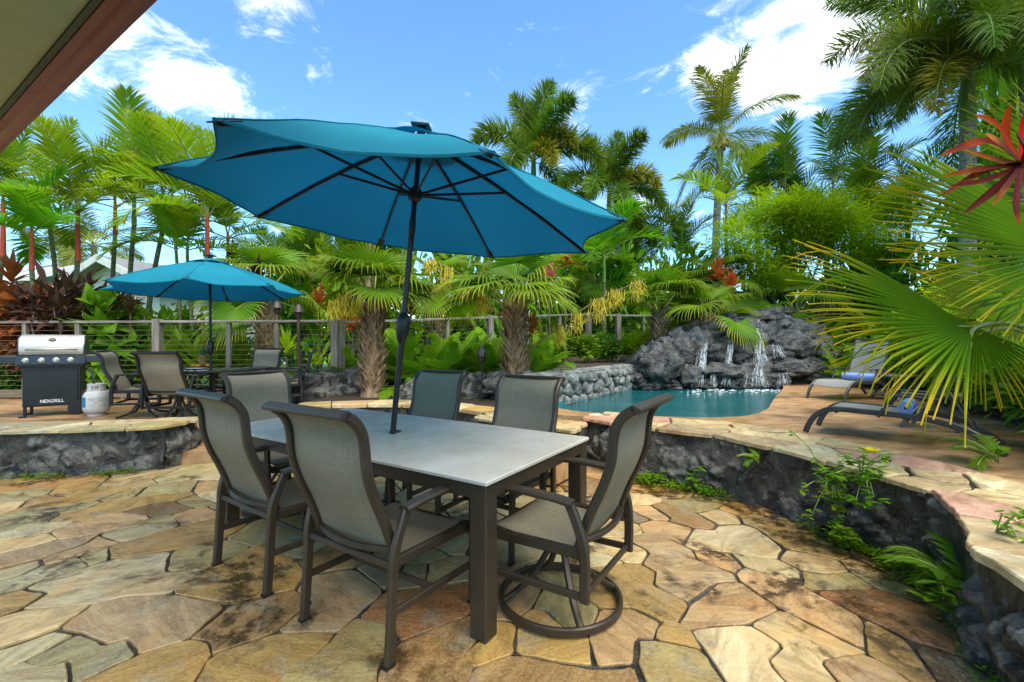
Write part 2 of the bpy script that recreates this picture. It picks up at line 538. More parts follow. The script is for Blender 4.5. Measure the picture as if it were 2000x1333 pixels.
def slab_loop(loop, gap, seed, rough=.012, cut=.16, step=.07):
    n = len(loop)
    area = sum(loop[i][0] * loop[(i + 1) % n][1] - loop[(i + 1) % n][0] * loop[i][1] for i in range(n))
    if area < 0: loop = loop[::-1]
    loop = [loop[i] for i in range(n) if math.dist(loop[i], loop[(i + 1) % n]) > .012]
    n = len(loop)
    if n < 3: return None
    # soften corners
    pts = []
    for i in range(n):
        p, q = Vector(loop[i]), Vector(loop[(i + 1) % n])
        L = (q - p).length; c = min(cut * L, .05)
        a = p + (q - p) * (c / L); b_ = q - (q - p) * (c / L)
        m_ = max(1, int((b_ - a).length / step))
        for k in range(m_ + 1): pts.append(a + (b_ - a) * (k / m_))
    n = len(pts); out = []
    for i in range(n):
        t = pts[(i + 1) % n] - pts[i - 1]
        if t.length < 1e-6: continue
        t.normalize(); nr = Vector((-t.y, t.x))
        p = pts[i]
        off = gap * (.75 + .7 * abs(noise.noise(Vector((p.x * 2.1, p.y * 2.1, seed * .37)))))
        w = noise.noise(Vector((p.x * 13, p.y * 13, seed))) * rough * .8 + noise.noise(Vector((p.x * 2.5, p.y * 2.5, seed + 9))) * rough * 1.6
        out.append(p + nr * (off + w))
    return out
def make_slab(name, loop, z0, z1, material, parent, color, seed, ang=None, bev=.008, tilt=.004):
    n = len(loop)
    c = Vector((sum(p.x for p in loop) / n, sum(p.y for p in loop) / n))
    a = rnd.uniform(0, math.pi) if ang is None else ang
    ca, sa = math.cos(-a), math.sin(-a)
    loc = [Vector(((p.x - c.x) * ca - (p.y - c.y) * sa, (p.x - c.x) * sa + (p.y - c.y) * ca)) for p in loop]
    tx, ty = rnd.uniform(-tilt, tilt), rnd.uniform(-tilt, tilt)
    b = MB(); vs = []
    for (k, z) in ((1.0, z0 - z1), (1.0, -bev), (None, 0.0)):
        for p in loc:
            q = p if k else p * max(.4, 1 - bev * 1.1 / max(p.length, .02))
            vs.append((q.x, q.y, z + (q.x * tx + q.y * ty if z > z0 - z1 else 0)))
    fs = []
    for r_ in range(2):
        for i in range(n):
            j = (i + 1) % n
            fs.append((r_ * n + i, r_ * n + j, (r_ + 1) * n + j, (r_ + 1) * n + i))
    # top surface as triangles (outlines may be hollow)
    top = tessellate_polygon([[Vector((vs[2 * n + i][0], vs[2 * n + i][1], 0)) for i in range(n)]])
    for t in top:
        p, q, s_ = (Vector(vs[2 * n + i]) for i in t)
        if (q - p).cross(s_ - p).z < 0: t = (t[0], t[2], t[1])
        fs.append(tuple(2 * n + i for i in t))
    b.add(vs, fs)
    o = b.build(name, material, parent, loc=(c.x, c.y, z1), rot=(0, 0, a))
    o.color = (*color, 1)
    return o

TINT = {'q': (.56, .30, .21), 'c': (.64, .49, .24), 'w': (.70, .60, .37), 'g': (.54, .35, .09), 'o': (.54, .29, .065), 'p': (.62, .41, .19), 'y': (.44, .39, .18),
        'b': (.38, .23, .08), 'd': (.22, .12, .035), 'r': (.36, .16, .045), 'l': (.45, .36, .13), 'k': (.50, .36, .19), 'e': (.55, .49, .28)}
def crop(x0, y0, s, items):
    return [(c, [(x0 + x / s, y0 + y / s) for (x, y) in pts]) for c, pts in items]
STONES = crop(0, 900, 3.078, [
    ('g', [(60, 145)]), ('o', [(150, 158), (300, 142), (480, 115)]), ('c', [(680, 140), (800, 135), (920, 95)]), ('y', [(60, 225), (150, 230)]),
    ('b', [(270, 235)]), ('g', [(400, 200), (540, 155)]), ('c', [(30, 270)]), ('g', [(340, 270), (480, 240), (600, 205)]), ('l', [(740, 215)]),
    ('y', [(930, 195), (1080, 180)]), ('y', [(1030, 95), (1200, 60)]), ('p', [(1260, 160)]), ('w', [(1290, 222)]), ('y', [(300, 315), (430, 290)]),
    ('g', [(480, 330), (660, 285), (860, 245), (1000, 225)]), ('d', [(900, 300), (1010, 300)]), ('l', [(1180, 250)]), ('y', [(60, 400), (210, 355)]),
    ('e', [(130, 440), (250, 430)]), ('p', [(400, 430), (550, 405), (740, 360)]), ('e', [(700, 475), (860, 415), (980, 385)]), ('p', [(1130, 350)]),
    ('c', [(50, 510), (210, 480)]), ('k', [(100, 595), (280, 550), (420, 515)]), ('p', [(420, 590), (560, 530), (640, 495)]),
    ('g', [(750, 535), (900, 495), (1100, 450), (1290, 420)]), ('e', [(90, 675)]), ('y', [(560, 580)]), ('e', [(90, 750), (250, 690), (390, 630)]),
    ('w', [(330, 740), (500, 720), (680, 660), (850, 680), (1010, 730), (380, 830), (620, 790)]), ('l', [(1150, 625), (1240, 580)]), ('g', [(80, 850)]),
    ('c', [(100, 1000), (250, 985), (350, 960), (60, 1080)]), ('k', [(540, 950), (720, 960), (900, 930), (1120, 930), (900, 1080), (1080, 1030), (700, 1050)]),
    ('g', [(1250, 740), (1450, 650), (1420, 770), (1560, 620), (1600, 760)]), ('e', [(60, 1190), (200, 1130)]),
    ('y', [(330, 1190), (500, 1140), (680, 1170), (520, 1230)]), ('e', [(120, 1310), (310, 1305)]), ('g', [(700, 1330), (900, 1250), (1060, 1190), (1050, 1320)])])
STONES += crop(400, 900, 3.078, [
    ('b', [(60, 1020), (250, 950), (430, 910), (200, 1060)]), ('g', [(130, 1270), (330, 1200), (600, 1120), (350, 1290)]),
    ('k', [(700, 960), (850, 860), (750, 760), (880, 760), (660, 1000)]), ('b', [(780, 600), (870, 570)]), ('e', [(560, 520), (620, 480)]),
    ('l', [(620, 1310), (820, 1200), (990, 1060), (960, 1200), (850, 1310)]), ('r', [(1120, 920), (1280, 870), (1450, 840), (1250, 980)]),
    ('b', [(1230, 1240), (1380, 1150), (1500, 1110), (1480, 1280)]), ('k', [(1070, 690)]), ('y', [(1240, 700)]), ('e', [(1420, 690)]), ('l', [(360, 430), (470, 410)]),
    ('k', [(1150, 560)]), ('e', [(1440, 500)]), ('y', [(1300, 560)])])
STONES += crop(900, 900, 3.078, [
    ('g', [(140, 1180), (270, 1080)]), ('k', [(300, 900), (400, 820)]), ('y', [(510, 850), (620, 900), (710, 950), (640, 760)]), ('g', [(470, 980)]),
    ('g', [(400, 1090), (560, 1130), (720, 1180)]), ('p', [(900, 1000), (1020, 1000), (950, 1130), (900, 1200), (1090, 1000)]),
    ('g', [(880, 700), (1000, 720), (1150, 850), (1270, 920), (900, 830)]), ('e', [(800, 600)]), ('c', [(850, 530), (980, 545)]), ('c', [(850, 430), (990, 410)]),
    ('k', [(1130, 500), (1270, 610), (1400, 730), (1520, 690), (1330, 790)]), ('p', [(1150, 320)]), ('d', [(1020, 350)]), ('p', [(1170, 415), (1310, 440)]),
    ('b', [(1250, 310), (1400, 370)]), ('l', [(1350, 275), (1530, 255)]), ('o', [(1080, 175), (1250, 195)]), ('c', [(1060, 235)]), ('c', [(1550, 350)]),
    ('w', [(1440, 470), (1560, 490), (1680, 440), (1750, 540)]), ('p', [(1600, 630)]), ('p', [(1420, 990), (1540, 900), (1660, 810), (1720, 900)]), ('g', [(1300, 1070)]),
    ('l', [(1140, 1180), (1290, 1170), (1420, 1260), (1220, 1300)]), ('w', [(1490, 1060), (1620, 1110), (1640, 1250), (1760, 1120), (1720, 1270)]),
    ('b', [(200, 1290), (400, 1270), (650, 1300), (950, 1310), (250, 1340)])])
STONES += crop(1400, 900, 3.078, [
    ('d', [(40, 225)]), ('o', [(120, 290), (250, 290)]), ('g', [(260, 370), (400, 430), (550, 510), (690, 565)]), ('e', [(230, 630), (390, 680)]),
    ('c', [(560, 640), (670, 625)]), ('l', [(620, 735), (810, 735)]), ('c', [(850, 640), (960, 720), (1080, 775)]), ('b', [(950, 610), (1150, 700)]),
    ('p', [(240, 710), (400, 800), (560, 890), (730, 990), (830, 1050)]), ('r', [(780, 840), (950, 900), (1100, 1000), (1270, 1070), (1060, 860), (1250, 940)]),
    ('c', [(390, 1010), (550, 1120), (680, 1130), (500, 1250)]), ('g', [(960, 1080), (1080, 1160), (1150, 1260)]), ('p', [(820, 1270), (960, 1310)]), ('d', [(1320, 1220), (1400, 1310)])])

patio = tag(sheet('patio', [(-7, -4), (4, -4), (4, 7), (-7, 7)], 0.0, M['mortar']), 'flagstone patio with dark wet mortar joints', kind='structure')
seeds = []
for i, (c, pts) in enumerate(STONES):
    for (px, py) in pts:
        g = P(px, py); seeds.append((g.x, g.y, i))
tint = {i: c for i, (c, _) in enumerate(STONES)}
sid = len(STONES)
r2 = random.Random(3)
for k in range(5200):                       # the rest of the paving, out of sight lines and under the table
    x, y = r2.uniform(-5.9, 3.6), r2.uniform(1.0, 6.4)
    if all((x - a) ** 2 + (y - b_) ** 2 > .36 ** 2 for a, b_, _ in seeds):
        seeds.append((x, y, sid)); tint[sid] = r2.choice('cgpylkeb'); sid += 1
for s_, loop in cells(seeds, (-6.2, .8, 3.8, 6.6)).items():
    lp = slab_loop(loop, .008, s_, .013, .10, .045)
    if lp is None: continue
    cx_ = sum(p.x for p in lp) / len(lp); cy_ = sum(p.y for p in lp) / len(lp)
    if cx_ > 2.75 or cy_ > 6.3 or cx_ < -5.9: continue
    base = TINT[tint[s_]]; v_ = rnd.uniform(.72, 1.02)
    base = (base[0] * 1.02, base[1] * .95, base[2] * .86)
    make_slab('flagstone', lp, -.01, .011 + rnd.uniform(0, .006), M['flag'], patio, tuple(b_ * v_ for b_ in base), s_, bev=.004)

# ------------------------------------------------------------------ retaining walls of lava rock with flagstone caps
def arc(pts, step):
    pts = [Vector((p[0], p[1], 0)) for p in pts]
    out = [pts[0]]; acc = 0
    for a, b_ in zip(pts, pts[1:]):
        n = max(1, int((b_ - a).length / step))
        for k in range(1, n + 1): out.append(a + (b_ - a) * (k / n))
    return out
def rock_face(parent, base, height, out_sign, material, step=.028, amp=.05, seed=0, lean=.03, name='rock_face', block=1.6, z0=-.05):
    path = arc(smoothpath([(p[0], p[1], 0) for p in base], 8), step)
    b = MB(); rows = max(6, int(height / step)); vs = []
    for i, p in enumerate(path):
        t = (path[min(i + 1, len(path) - 1)] - path[max(i - 1, 0)]).normalized()
        nr = Vector((t.y, -t.x, 0)) * out_sign
        for k in range(rows + 1):
            z = z0 + (height - z0) * k / rows
            q = Vector((p.x, p.y, z))
            s_ = Vector((q.x * block, q.y * block, q.z * block * 1.15 + seed)) + Vector((noise.noise(q * 2.1), noise.noise(q * 2.1 + Vector((5, 5, 5))), noise.noise(q * 2.1 + Vector((9, 1, 3))))) * .35
            dd, _ = noise.voronoi(s_)
            crack = min(1.0, (dd[1] - dd[0]) / .11)
            lump = fbm((q.x, q.y, q.z + seed), 3.2, 5)
            gn = abs(noise.noise(Vector((q.x * 7, q.y * 7, q.z * 7 + seed))))
            rg = (1 - min(1, abs(noise.noise(Vector((q.x * 4.3, q.y * 4.3, q.z * 6 + seed * 2)))) * 4)) + .6 * (1 - min(1, abs(noise.noise(Vector((q.x * 11, q.y * 11, q.z * 15 + seed)))) * 3))
            rg += .35 * (1 - min(1, abs(noise.noise(Vector((q.x * 25, q.y * 25, q.z * 30 + seed)))) * 3))
            d_ = amp * (lump * 1.3 - 1.25 * (1 - crack) ** 1.2 - gn * .7 - .62 * rg) + lean * (1 - k / rows) + .035 * math.sin(math.pi * k / rows)
            if k == rows: d_ -= .02
            vs.append(q + nr * d_)
    m_ = rows + 1; fs = []
    for i in range(len(path) - 1):
        for k in range(rows):
            f_ = (i * m_ + k, (i + 1) * m_ + k, (i + 1) * m_ + k + 1, i * m_ + k + 1)
            fs.append(f_ if out_sign > 0 else f_[::-1])
    b.add(vs, fs)
    return b.build(name, material, parent, smooth=True)
def cap_stones(parent, inner, outer, z, thick, tints, n_rows, pitch, seed, material=None, gap=.008):
    "cap slabs between two lines (outer edge overhangs the rock face)"
    r3 = random.Random(seed)
    A = smoothpath([(p[0], p[1], 0) for p in outer], 6); B = smoothpath([(p[0], p[1], 0) for p in inner], 6)
    n = 60
    def at(L, t):
        f_ = t * (len(L) - 1); i = min(int(f_), len(L) - 2); return L[i].lerp(L[i + 1], f_ - i)
    length = sum((A[i + 1] - A[i]).length for i in range(len(A) - 1))
    sd = []; k = 0; tn = {}
    t = .0
    rows = n_rows
    for row in range(rows):
        t = r3.uniform(0, .5) * pitch / length
        while t < 1:
            w = (row + r3.uniform(.3, .7)) / rows
            p = at(A, t).lerp(at(B, t), w)
            sd.append((p.x, p.y, k)); tn[k] = r3.choice(tints); k += 1
            if r3.random() < .45:
                p = at(A, min(1, t + .25 * pitch / length)).lerp(at(B, min(1, t + .25 * pitch / length)), w + .1)
                sd.append((p.x, p.y, k - 1))
            t += pitch / length * r3.uniform(.75, 1.35)
    # mirrored seeds (discarded) make the slab edges follow the two lines
    bx = -1
    fineA = [at(A, i / 240) for i in range(241)]; fineB = [at(B, i / 240) for i in range(241)]
    for (x, y, q) in list(sd):
        v = Vector((x, y, 0))
        for L_ in (fineA, fineB):
            c_ = min(L_, key=lambda p: (p - v).length_squared)
            if (c_ - v).length < .75 * (at(A, .5) - at(B, .5)).length: m_ = c_ * 2 - v; sd.append((m_.x, m_.y, bx)); bx -= 1
    for (L0, L1) in ((at(A, 0), at(B, 0)), (at(A, 1), at(B, 1))):
        d_ = (at(A, .02) - at(A, 0)).normalized() * (-.12 if L0 == at(A, 0) else .12)
        for k2 in range(5): p = L0.lerp(L1, k2 / 4) + d_; sd.append((p.x, p.y, bx)); bx -= 1
    xs = [p[0] for p in sd]; ys = [p[1] for p in sd]
    for s_, loop in cells(sd, (min(xs), min(ys), max(xs), max(ys))).items():
        if s_ < 0: continue
        lp = slab_loop(loop, gap, s_ + seed * 50, .022, .05, .035)
        if lp is None: continue
        base = TINT[tn[s_]]; v_ = r3.uniform(.85, 1.1)
        make_slab('cap_stone', lp, z - thick, z + r3.uniform(-.006, .006), material or M['cap'], parent, tuple(b_ * v_ for b_ in base), s_, bev=.006, tilt=.006)
def wall_core(parent, loop, z, material, zb=-.05):
    b = MB(); n = len(loop)
    tri = tessellate_polygon([[Vector((p[0], p[1], 0)) for p in loop]])
    vs = [(p[0], p[1], z) for p in loop] + [(p[0], p[1], zb) for p in loop]
    fs = []
    for t in tri:
        a, c_, d = (Vector(vs[i]) for i in t)
        if (c_ - a).cross(d - a).z < 0: t = (t[0], t[2], t[1])
        fs.append(tuple(t))
    fs += [(i, (i + 1) % n, n + (i + 1) % n, n + i) for i in range(n)]
    b.add(vs, fs)
    return b.build('mortar_bed', material, parent)

# right-hand curved wall beside the pool deck
RW = [(.80, 4.98), (1.21, 4.50), (1.81, 4.05), (2.18, 3.32), (2.31, 2.88), (2.33, 2.50), (2.16, 2.15), (1.90, 1.80), (1.72, 1.30), (1.62, .7)]
RWi = [(1.10, 5.40), (1.60, 5.02), (2.28, 4.62), (2.78, 3.75), (2.95, 3.05), (3.0, 2.45), (2.80, 1.85), (2.55, 1.45), (2.40, 1.1), (2.30, .7)]
ZC = .53
rw = thing('retaining_wall', 'curved dark lava rock retaining wall with flagstone cap beside the pool deck', 'wall', (0, 0, 0))
rock_face(rw, RW, ZC - .03, 1, M['lava'], .018, .062, 3.0, .05, block=1.9)
rock_face(rw, [(1.10, 5.45), (.80, 5.2), (.80, 4.98)], ZC - .045, 1, M['lava'], .035, .03, 4.0, .0, name='rock_end')
# the cap overhangs a little
RWo = []
for i, p in enumerate(RW):
    a = Vector(RW[max(i - 1, 0)]); c_ = Vector(RW[min(i + 1, len(RW) - 1)]); t = (c_ - a).normalized()
    RWo.append((p[0] + t.y * .045, p[1] - t.x * .045))
wall_core(rw, [(p[0] + .0, p[1]) for p in smoothpath([(*p, 0) for p in RW], 4)] + [(p[0], p[1]) for p in reversed(smoothpath([(*p, 0) for p in RWi], 4))], ZC - .022, M['mortar'])
cap_stones(rw, RWi, RWo, ZC, .034, 'cpqkwcweq', 3, .42, 5, gap=.012)

# left-hand wall
LW = [(-6.6, 4.36), (-5.6, 4.42), (-5.06, 4.50), (-4.15, 4.63), (-3.66, 4.80)]
lw = thing('retaining_wall', 'low dark lava rock seat wall with flagstone cap in front of the grill', 'wall')
rock_face(lw, LW, .44, 1, M['lava'], .022, .055, 11.0, .05, block=1.25)
rock_face(lw, [(-3.66, 4.80), (-3.60, 5.0), (-3.66, 5.33)], .44, 1, M['lava'], .03, .03, 12.0, .03, name='rock_end')
LWi = [(-6.6, 4.86), (-5.7, 4.9), (-5.1, 4.98), (-4.3, 5.12), (-3.70, 5.30)]
wall_core(lw, LW + LWi[::-1], .46, M['mortar'])
LWo = [(p[0] + .02, p[1] - .07) for p in LW[:-1]] + [(-3.58, 4.74)]
cap_stones(lw, LWi[:-1] + [(-3.58, 5.32)], LWo, .48, .034, 'ceywcl', 2, .55, 8)

# wall behind the table, in front of the planting bed
BW = [(-2.95, 6.25), (-2.5, 6.42), (-2.0, 6.5), (-1.45, 6.46), (-.9, 6.2), (-.46, 5.86), (-.22, 5.66)]
bw = thing('retaining_wall', 'low lava rock wall behind the dining table below the stocky palms', 'wall')
rock_face(bw, BW, .42, 1, M['lava'], .035, .04, 21.0, .03)
BWi = [(-3.05, 6.6), (-2.55, 6.8), (-2.0, 6.9), (-1.4, 6.85), (-.75, 6.55), (-.25, 6.2), (.02, 5.95)]
wall_core(bw, BW + BWi[::-1], .44, M['mortar'])
cap_stones(bw, BWi, [(p[0] - .01, p[1] - .06) for p in BW], .465, .045, 'cpgkwl', 1, .5, 12)

# ------------------------------------------------------------------ steps and terraces
def terrace(name, poly, z, material, label, thick=.5):
    return tag(sheet(name, poly, z, material, thick=thick), label)
terrace('terrace', [(-14, 4.80), (-3.72, 5.28), (-3.62, 5.36), (-3.25, 6.45), (-3.05, 7.2), (-2.6, 8.6), (-14, 8.6)], .30, M['deck'], 'orange tan stamped terrace under the grill and round table')
terrace('step', [(-3.63, 4.95), (-3.32, 5.02), (-2.92, 6.28), (-3.06, 6.6), (-3.3, 6.4), (-3.7, 5.33)], .15, M['deck'], 'low tan stone step up to the grill terrace', .25)
# pool
POOL = [(.50, 6.0), (.74, 5.62), (1.15, 5.36), (1.74, 5.18), (2.3, 5.13), (2.62, 5.20), (2.95, 5.44), (3.30, 5.85), (3.62, 6.35), (4.05, 7.0), (4.5, 7.65), (4.95, 8.3), (5.35, 9.0), (5.3, 9.7),
        (4.2, 9.9), (3.2, 9.7), (2.53, 9.1), (2.05, 8.5), (1.57, 7.85), (1.15, 7.2), (.75, 6.6)]
ZD = .50
DECK = [(-.22, 5.66), (.92, 5.14)] + [(p[0] + .25, p[1] + .16) for p in RW[1:]] + [(12, .7), (12, 11), (5.6, 11), (5.35, 9.9), (5.35, 9.0)]
i0 = POOL.index((5.35, 9.0))
DECK += POOL[i0 - 1::-1] + [(.3, 6.3), (.02, 5.98)]
tag(sheet('pool_deck', [(p[0], p[1]) for p in DECK], ZD, M['deck'], thick=.6), 'tan stamped concrete deck around the pool')
ld_ = terrace('landing', [(-.22, 5.66), (-.47, 5.22), (.60, 4.44), (.80, 4.86), (.78, 4.9)], .465, M['mortar'], 'flagstone landing between the dining chairs and the pool deck', .45)
cap_stones(ld_, [(-.2, 5.66), (.3, 5.28), (.78, 4.92)], [(-.47, 5.2), (.05, 4.82), (.60, 4.42)], .492, .034, 'cpwec', 2, .38, 61, gap=.012)
terrace('step', [(-.47, 5.24), (-.68, 4.92), (.38, 4.14), (.60, 4.46)], .24, M['deck'], 'lowest tan stone step leading from patio to pool deck', .2)
# ------------------------------------------------------------------ pool water
def water_mat():
    m, nt, bs, out = mat('pool_water'); N = NT(nt)
    w = N.coord('World', (1, 1.8, 1))
    n1 = N.noise(w, 3.2, 4, .6, .8); n2 = N.noise(w, 9, 4, .6, .6)
    c = N.mix(N.ramp(N.noise(N.coord('World'), 1.0, 3), .35, .65), (.003, .085, .095), (.008, .125, .13))
    N.put(bs.inputs['Base Color'], c)
    bs.inputs['Roughness'].default_value = .06
    bs.inputs['IOR'].default_value = 1.33
    N.put(bs.inputs['Normal'], N.bump(N.math('ADD', n1, N.math('MULTIPLY', n2, .45)), .35, .03))
    return m
M['water'] = water_mat()
ZW = .42
tag(sheet('pool_water', POOL, ZW, M['water']), 'teal pool water below the rock waterfall')
M['plaster'] = simple('pool_plaster', (.03, .25, .28), .5)
b = MB(); n_ = len(POOL)
b.add([(p[0], p[1], ZD - .005) for p in POOL] + [(p[0], p[1], -.9) for p in POOL], [(i, n_ + i, n_ + (i + 1) % n_, (i + 1) % n_) for i in range(n_)] + [tuple(range(n_, 2 * n_))])
tag(b.build('pool_basin', M['plaster']), 'teal plaster pool basin', kind='structure')

# ------------------------------------------------------------------ grey stone wall along the pool, stone by stone
def stone_wall(parent, path, z0, z1, pitch, rows, material, seed, depth=.07, out_sign=1):
    path = smoothpath([(p[0], p[1], 0) for p in path], 8)
    cum = [0]
    for a, c_ in zip(path, path[1:]): cum.append(cum[-1] + (c_ - a).length)
    def at(s_):
        s_ = max(0, min(cum[-1] - 1e-4, s_))
        i = max(k for k in range(len(cum)) if cum[k] <= s_); i = min(i, len(path) - 2)
        f_ = (s_ - cum[i]) / (cum[i + 1] - cum[i]); t = (path[i + 1] - path[i]).normalized()
        return path[i].lerp(path[i + 1], f_), Vector((t.y, -t.x, 0)) * out_sign
    r3 = random.Random(seed); sd = []; k = 0; hh = (z1 - z0) / rows
    for row in range(rows):
        s_ = r3.uniform(0, pitch)
        while s_ < cum[-1]:
            sd.append((s_, z0 + hh * (row + r3.uniform(.2, .8)), k)); k += 1
            s_ += pitch * r3.uniform(.6, 1.5)
    for s_, loop in cells(sd, (0, z0, cum[-1], z1)).items():
        lp = slab_loop(loop, .010, s_ + seed, .012, .3, .09)
        if lp is None: continue
        n = len(lp); c = Vector((sum(p.x for p in lp) / n, sum(p.y for p in lp) / n))
        o3, nr0 = at(c.x); o3 = Vector((o3.x, o3.y, c.y)); vs = []
        dd = depth * r3.uniform(.75, 1.3)
        for (sh, d_) in ((1.0, -.06), (1.0, dd * .25), (.90, dd * .7), (.6, dd)):
            for p in lp:
                q = c + (p - c) * sh; a, nr = at(q.x)
                vs.append(Vector((a.x, a.y, q.y)) + nr * (d_ + (noise.noise(Vector((q.x * 6, q.y * 6, s_))) * .02 if d_ > 0 else 0)) - o3)
        fs = []
        for r_ in range(3):
            for i in range(n):
                j = (i + 1) % n; fs.append((r_ * n + i, r_ * n + j, (r_ + 1) * n + j, (r_ + 1) * n + i))
        fs.append(tuple(range(3 * n, 4 * n)))
        b = MB(); b.add(vs, fs)
        b.build('stone', material, parent, smooth=True, loc=o3)
PW = [(.30, 6.15), (.62, 6.55), (1.12, 7.2), (1.56, 7.86), (2.04, 8.52), (2.55, 9.15)]
pw = thing('stone_wall', 'light grey rounded stone wall along the far left pool edge', 'wall')
stone_wall(pw, PW, .38, .86, .24, 3, M['grey_stone'], 31)
b = MB(); sp = smoothpath([(p[0], p[1], 0) for p in PW], 6); vs = []; fs = []
for i, p in enumerate(sp):
    t = (sp[min(i + 1, len(sp) - 1)] - sp[max(i - 1, 0)]).normalized(); nr = Vector((-t.y, t.x, 0))
    vs += [p + Vector((0, 0, .3)), p + Vector((0, 0, .875)) - nr * .0, p + nr * .2 + Vector((0, 0, .90 + .02 * noise.noise(p * 3))), p + nr * .42 + Vector((0, 0, .88))]
for i in range(len(sp) - 1):
    for k in range(3): fs.append((i * 4 + k, (i + 1) * 4 + k, (i + 1) * 4 + k + 1, i * 4 + k + 1))
b.add(vs, fs); b.build('rubble_core', M['grey_stone'], pw)

# planting beds and lawn
def bed(name, poly, z, label, res=.22, amp=.05, material=None):
    xs = [p[0] for p in poly]; ys = [p[1] for p in poly]
    o = sheet(name, poly, z, material or M['soil'], thick=.6)
    return tag(o, label)
bed('planting_bed', [(-3.05, 6.55), (-2.55, 6.78), (-2, 6.88), (-1.4, 6.83), (-.75, 6.5), (-.25, 6.15), (.2, 6.1), (.55, 6.62), (1.05, 7.3), (1.5, 7.95), (1.0, 9.6), (-.6, 9.9), (-2.55, 8.9)], .47, 'soil bed around the stocky fan palms')
bed('planting_bed', [(.2, 6.2), (.45, 6.55), (.95, 7.25), (1.4, 7.95), (1.9, 8.65), (2.5, 9.3), (2.6, 10.6), (8.5, 11), (9, 14), (2.0, 13.0), (-.6, 10.8), (-.6, 8.2)], .84, 'raised soil bed behind the pool stone wall')
bed('planting_bed', [(4.9, 4.0), (5.5, 5.6), (6.6, 8.0), (6.9, 10.95), (13, 11), (13, .9), (3.2, .9), (3.5, 2.6), (4.2, 3.5)], .525, 'soil bed right of the pool deck under the hedge')
tag(sheet('lawn', [(-90, 8.62), (-2.62, 8.62), (.2, 10.4), (2.0, 13.0), (9, 14), (14, 10.9), (90, 10.9), (90, 160), (-90, 160)], .30, M['lawn'], thick=.4), 'bright green lawn beyond the cable fence')

# ------------------------------------------------------------------ rock waterfall: boulder by boulder
def boulder_mesh(seed, sub=4):
    import bmesh
    bm = bmesh.new(); bmesh.ops.create_icosphere(bm, subdivisions=sub, radius=1.0)
    for v in bm.verts:
        p = v.co.copy()
        d_ = 1 + .26 * noise.noise(p * 1.3 + Vector((seed, 0, 0))) + .17 * fbm(p + Vector((seed * 2, 1, 0)), 2.6, 6)
        q = Vector((p.x, p.y * .8, p.z * 1.6)) * 2.2 + Vector((0, seed, 0))
        d_ += -.17 * (1 - min(1, abs(noise.noise(q)) * 4.5)) - .09 * (1 - min(1, abs(noise.noise(q * 2.3)) * 4)) - .05 * (1 - min(1, abs(noise.noise(q * 4.9)) * 4))          # creases
        v.co = p * d_
    me = bpy.data.meshes.new('boulder'); bm.to_mesh(me); bm.free()
    me.polygons.foreach_set('use_smooth', [True] * len(me.polygons))
    return me
BOULD = [boulder_mesh(k * 3.7) for k in range(7)]
for m_ in BOULD: m_.materials.append(M['lava_far'])
BNEAR = [boulder_mesh(40 + k * 3.1) for k in range(3)]
for m_ in BNEAR: m_.materials.append(M['lava'])
wf = thing('rock_waterfall', 'dark grey boulder waterfall spilling into the far side of the pool', 'waterfall')
BL = [(1278, 716, 48, 44, 9.0), (1345, 738, 24, 26, 9.0), (1240, 742, 22, 20, 8.9), (1300, 752, 30, 14, 9.0), (1262, 755, 26, 12, 8.9),
      (1395, 742, 40, 22, 9.25), (1402, 724, 52, 13, 9.15), (1372, 750, 22, 14, 9.05), (1425, 748, 24, 18, 9.05), (1450, 745, 26, 22, 9.1), (1478, 730, 42, 30, 9.3),
      (1502, 700, 40, 24, 9.6), (1538, 721, 54, 16, 9.2), (1500, 748, 36, 18, 9.1), (1545, 748, 40, 20, 9.4), (1600, 748, 64, 16, 9.4), (1576, 718, 44, 22, 9.7), (1612, 702, 40, 22, 9.9),
      (1335, 690, 30, 30, 9.5), (1362, 676, 34, 30, 9.7), (1325, 664, 24, 20, 9.8), (1302, 680, 26, 20, 9.6), (1400, 690, 44, 32, 9.75), (1384, 652, 36, 22, 10.0),
      (1428, 668, 40, 34, 9.95), (1452, 696, 34, 28, 9.6), (1470, 660, 44, 28, 10.0), (1505, 664, 40, 28, 10.1), (1542, 682, 48, 32, 9.9), (1566, 656, 42, 28, 10.2),
      (1522, 640, 44, 24, 10.4), (1480, 628, 50, 18, 10.5), (1450, 642, 36, 22, 10.3), (1592, 678, 34, 24, 10.1), (1425, 636, 36, 20, 10.5), (1350, 652, 28, 16, 10.2), (1505, 616, 40, 14, 10.8)]
for i, (px, py, rx, ry, d) in enumerate(BL):
    o = ob('boulder', BOULD[i % 7], wf, W(px, py, d), (rnd.uniform(-.3, .3), rnd.uniform(-.3, .3), rnd.uniform(0, 6.28)))
    a, c_ = rx / F * d * 1.08, ry / F * d * 1.12
    o.rotation_euler = (rnd.uniform(-.15, .15), rnd.uniform(-.15, .15), rnd.choice((0, math.pi)) + rnd.uniform(-.3, .3))
    o.scale = (a, max(a * .8, .3), c_)
# packed rock core behind the boulders
b = MB(); vs = []; fs = []; nu, nv = 60, 26
for i in range(nu + 1):
    for j in range(nv + 1):
        u = i / nu; v = j / nv
        x = 2.3 + 5.4 * u
        prof = max(0, math.sin(math.pi * min(1, max(0, (u * 1.06 - .02))))) ** .7
        y = 9.35 + 2.6 * v
        top = .35 + 1.55 * prof * min(1, v * 2.2) ** .8
        q = Vector((x, y, top))
        top += .16 * fbm(q, 1.7, 5)
        if v > .85: top *= (1 - v) / .15 * .8 + .2
        vs.append((x, y, top))
for i in range(nu):
    for j in range(nv): fs.append((i * (nv + 1) + j, (i + 1) * (nv + 1) + j, (i + 1) * (nv + 1) + j + 1, i * (nv + 1) + j + 1))
b.add(vs, fs); b.build('rock_core', M['lava_far'], wf, smooth=True)
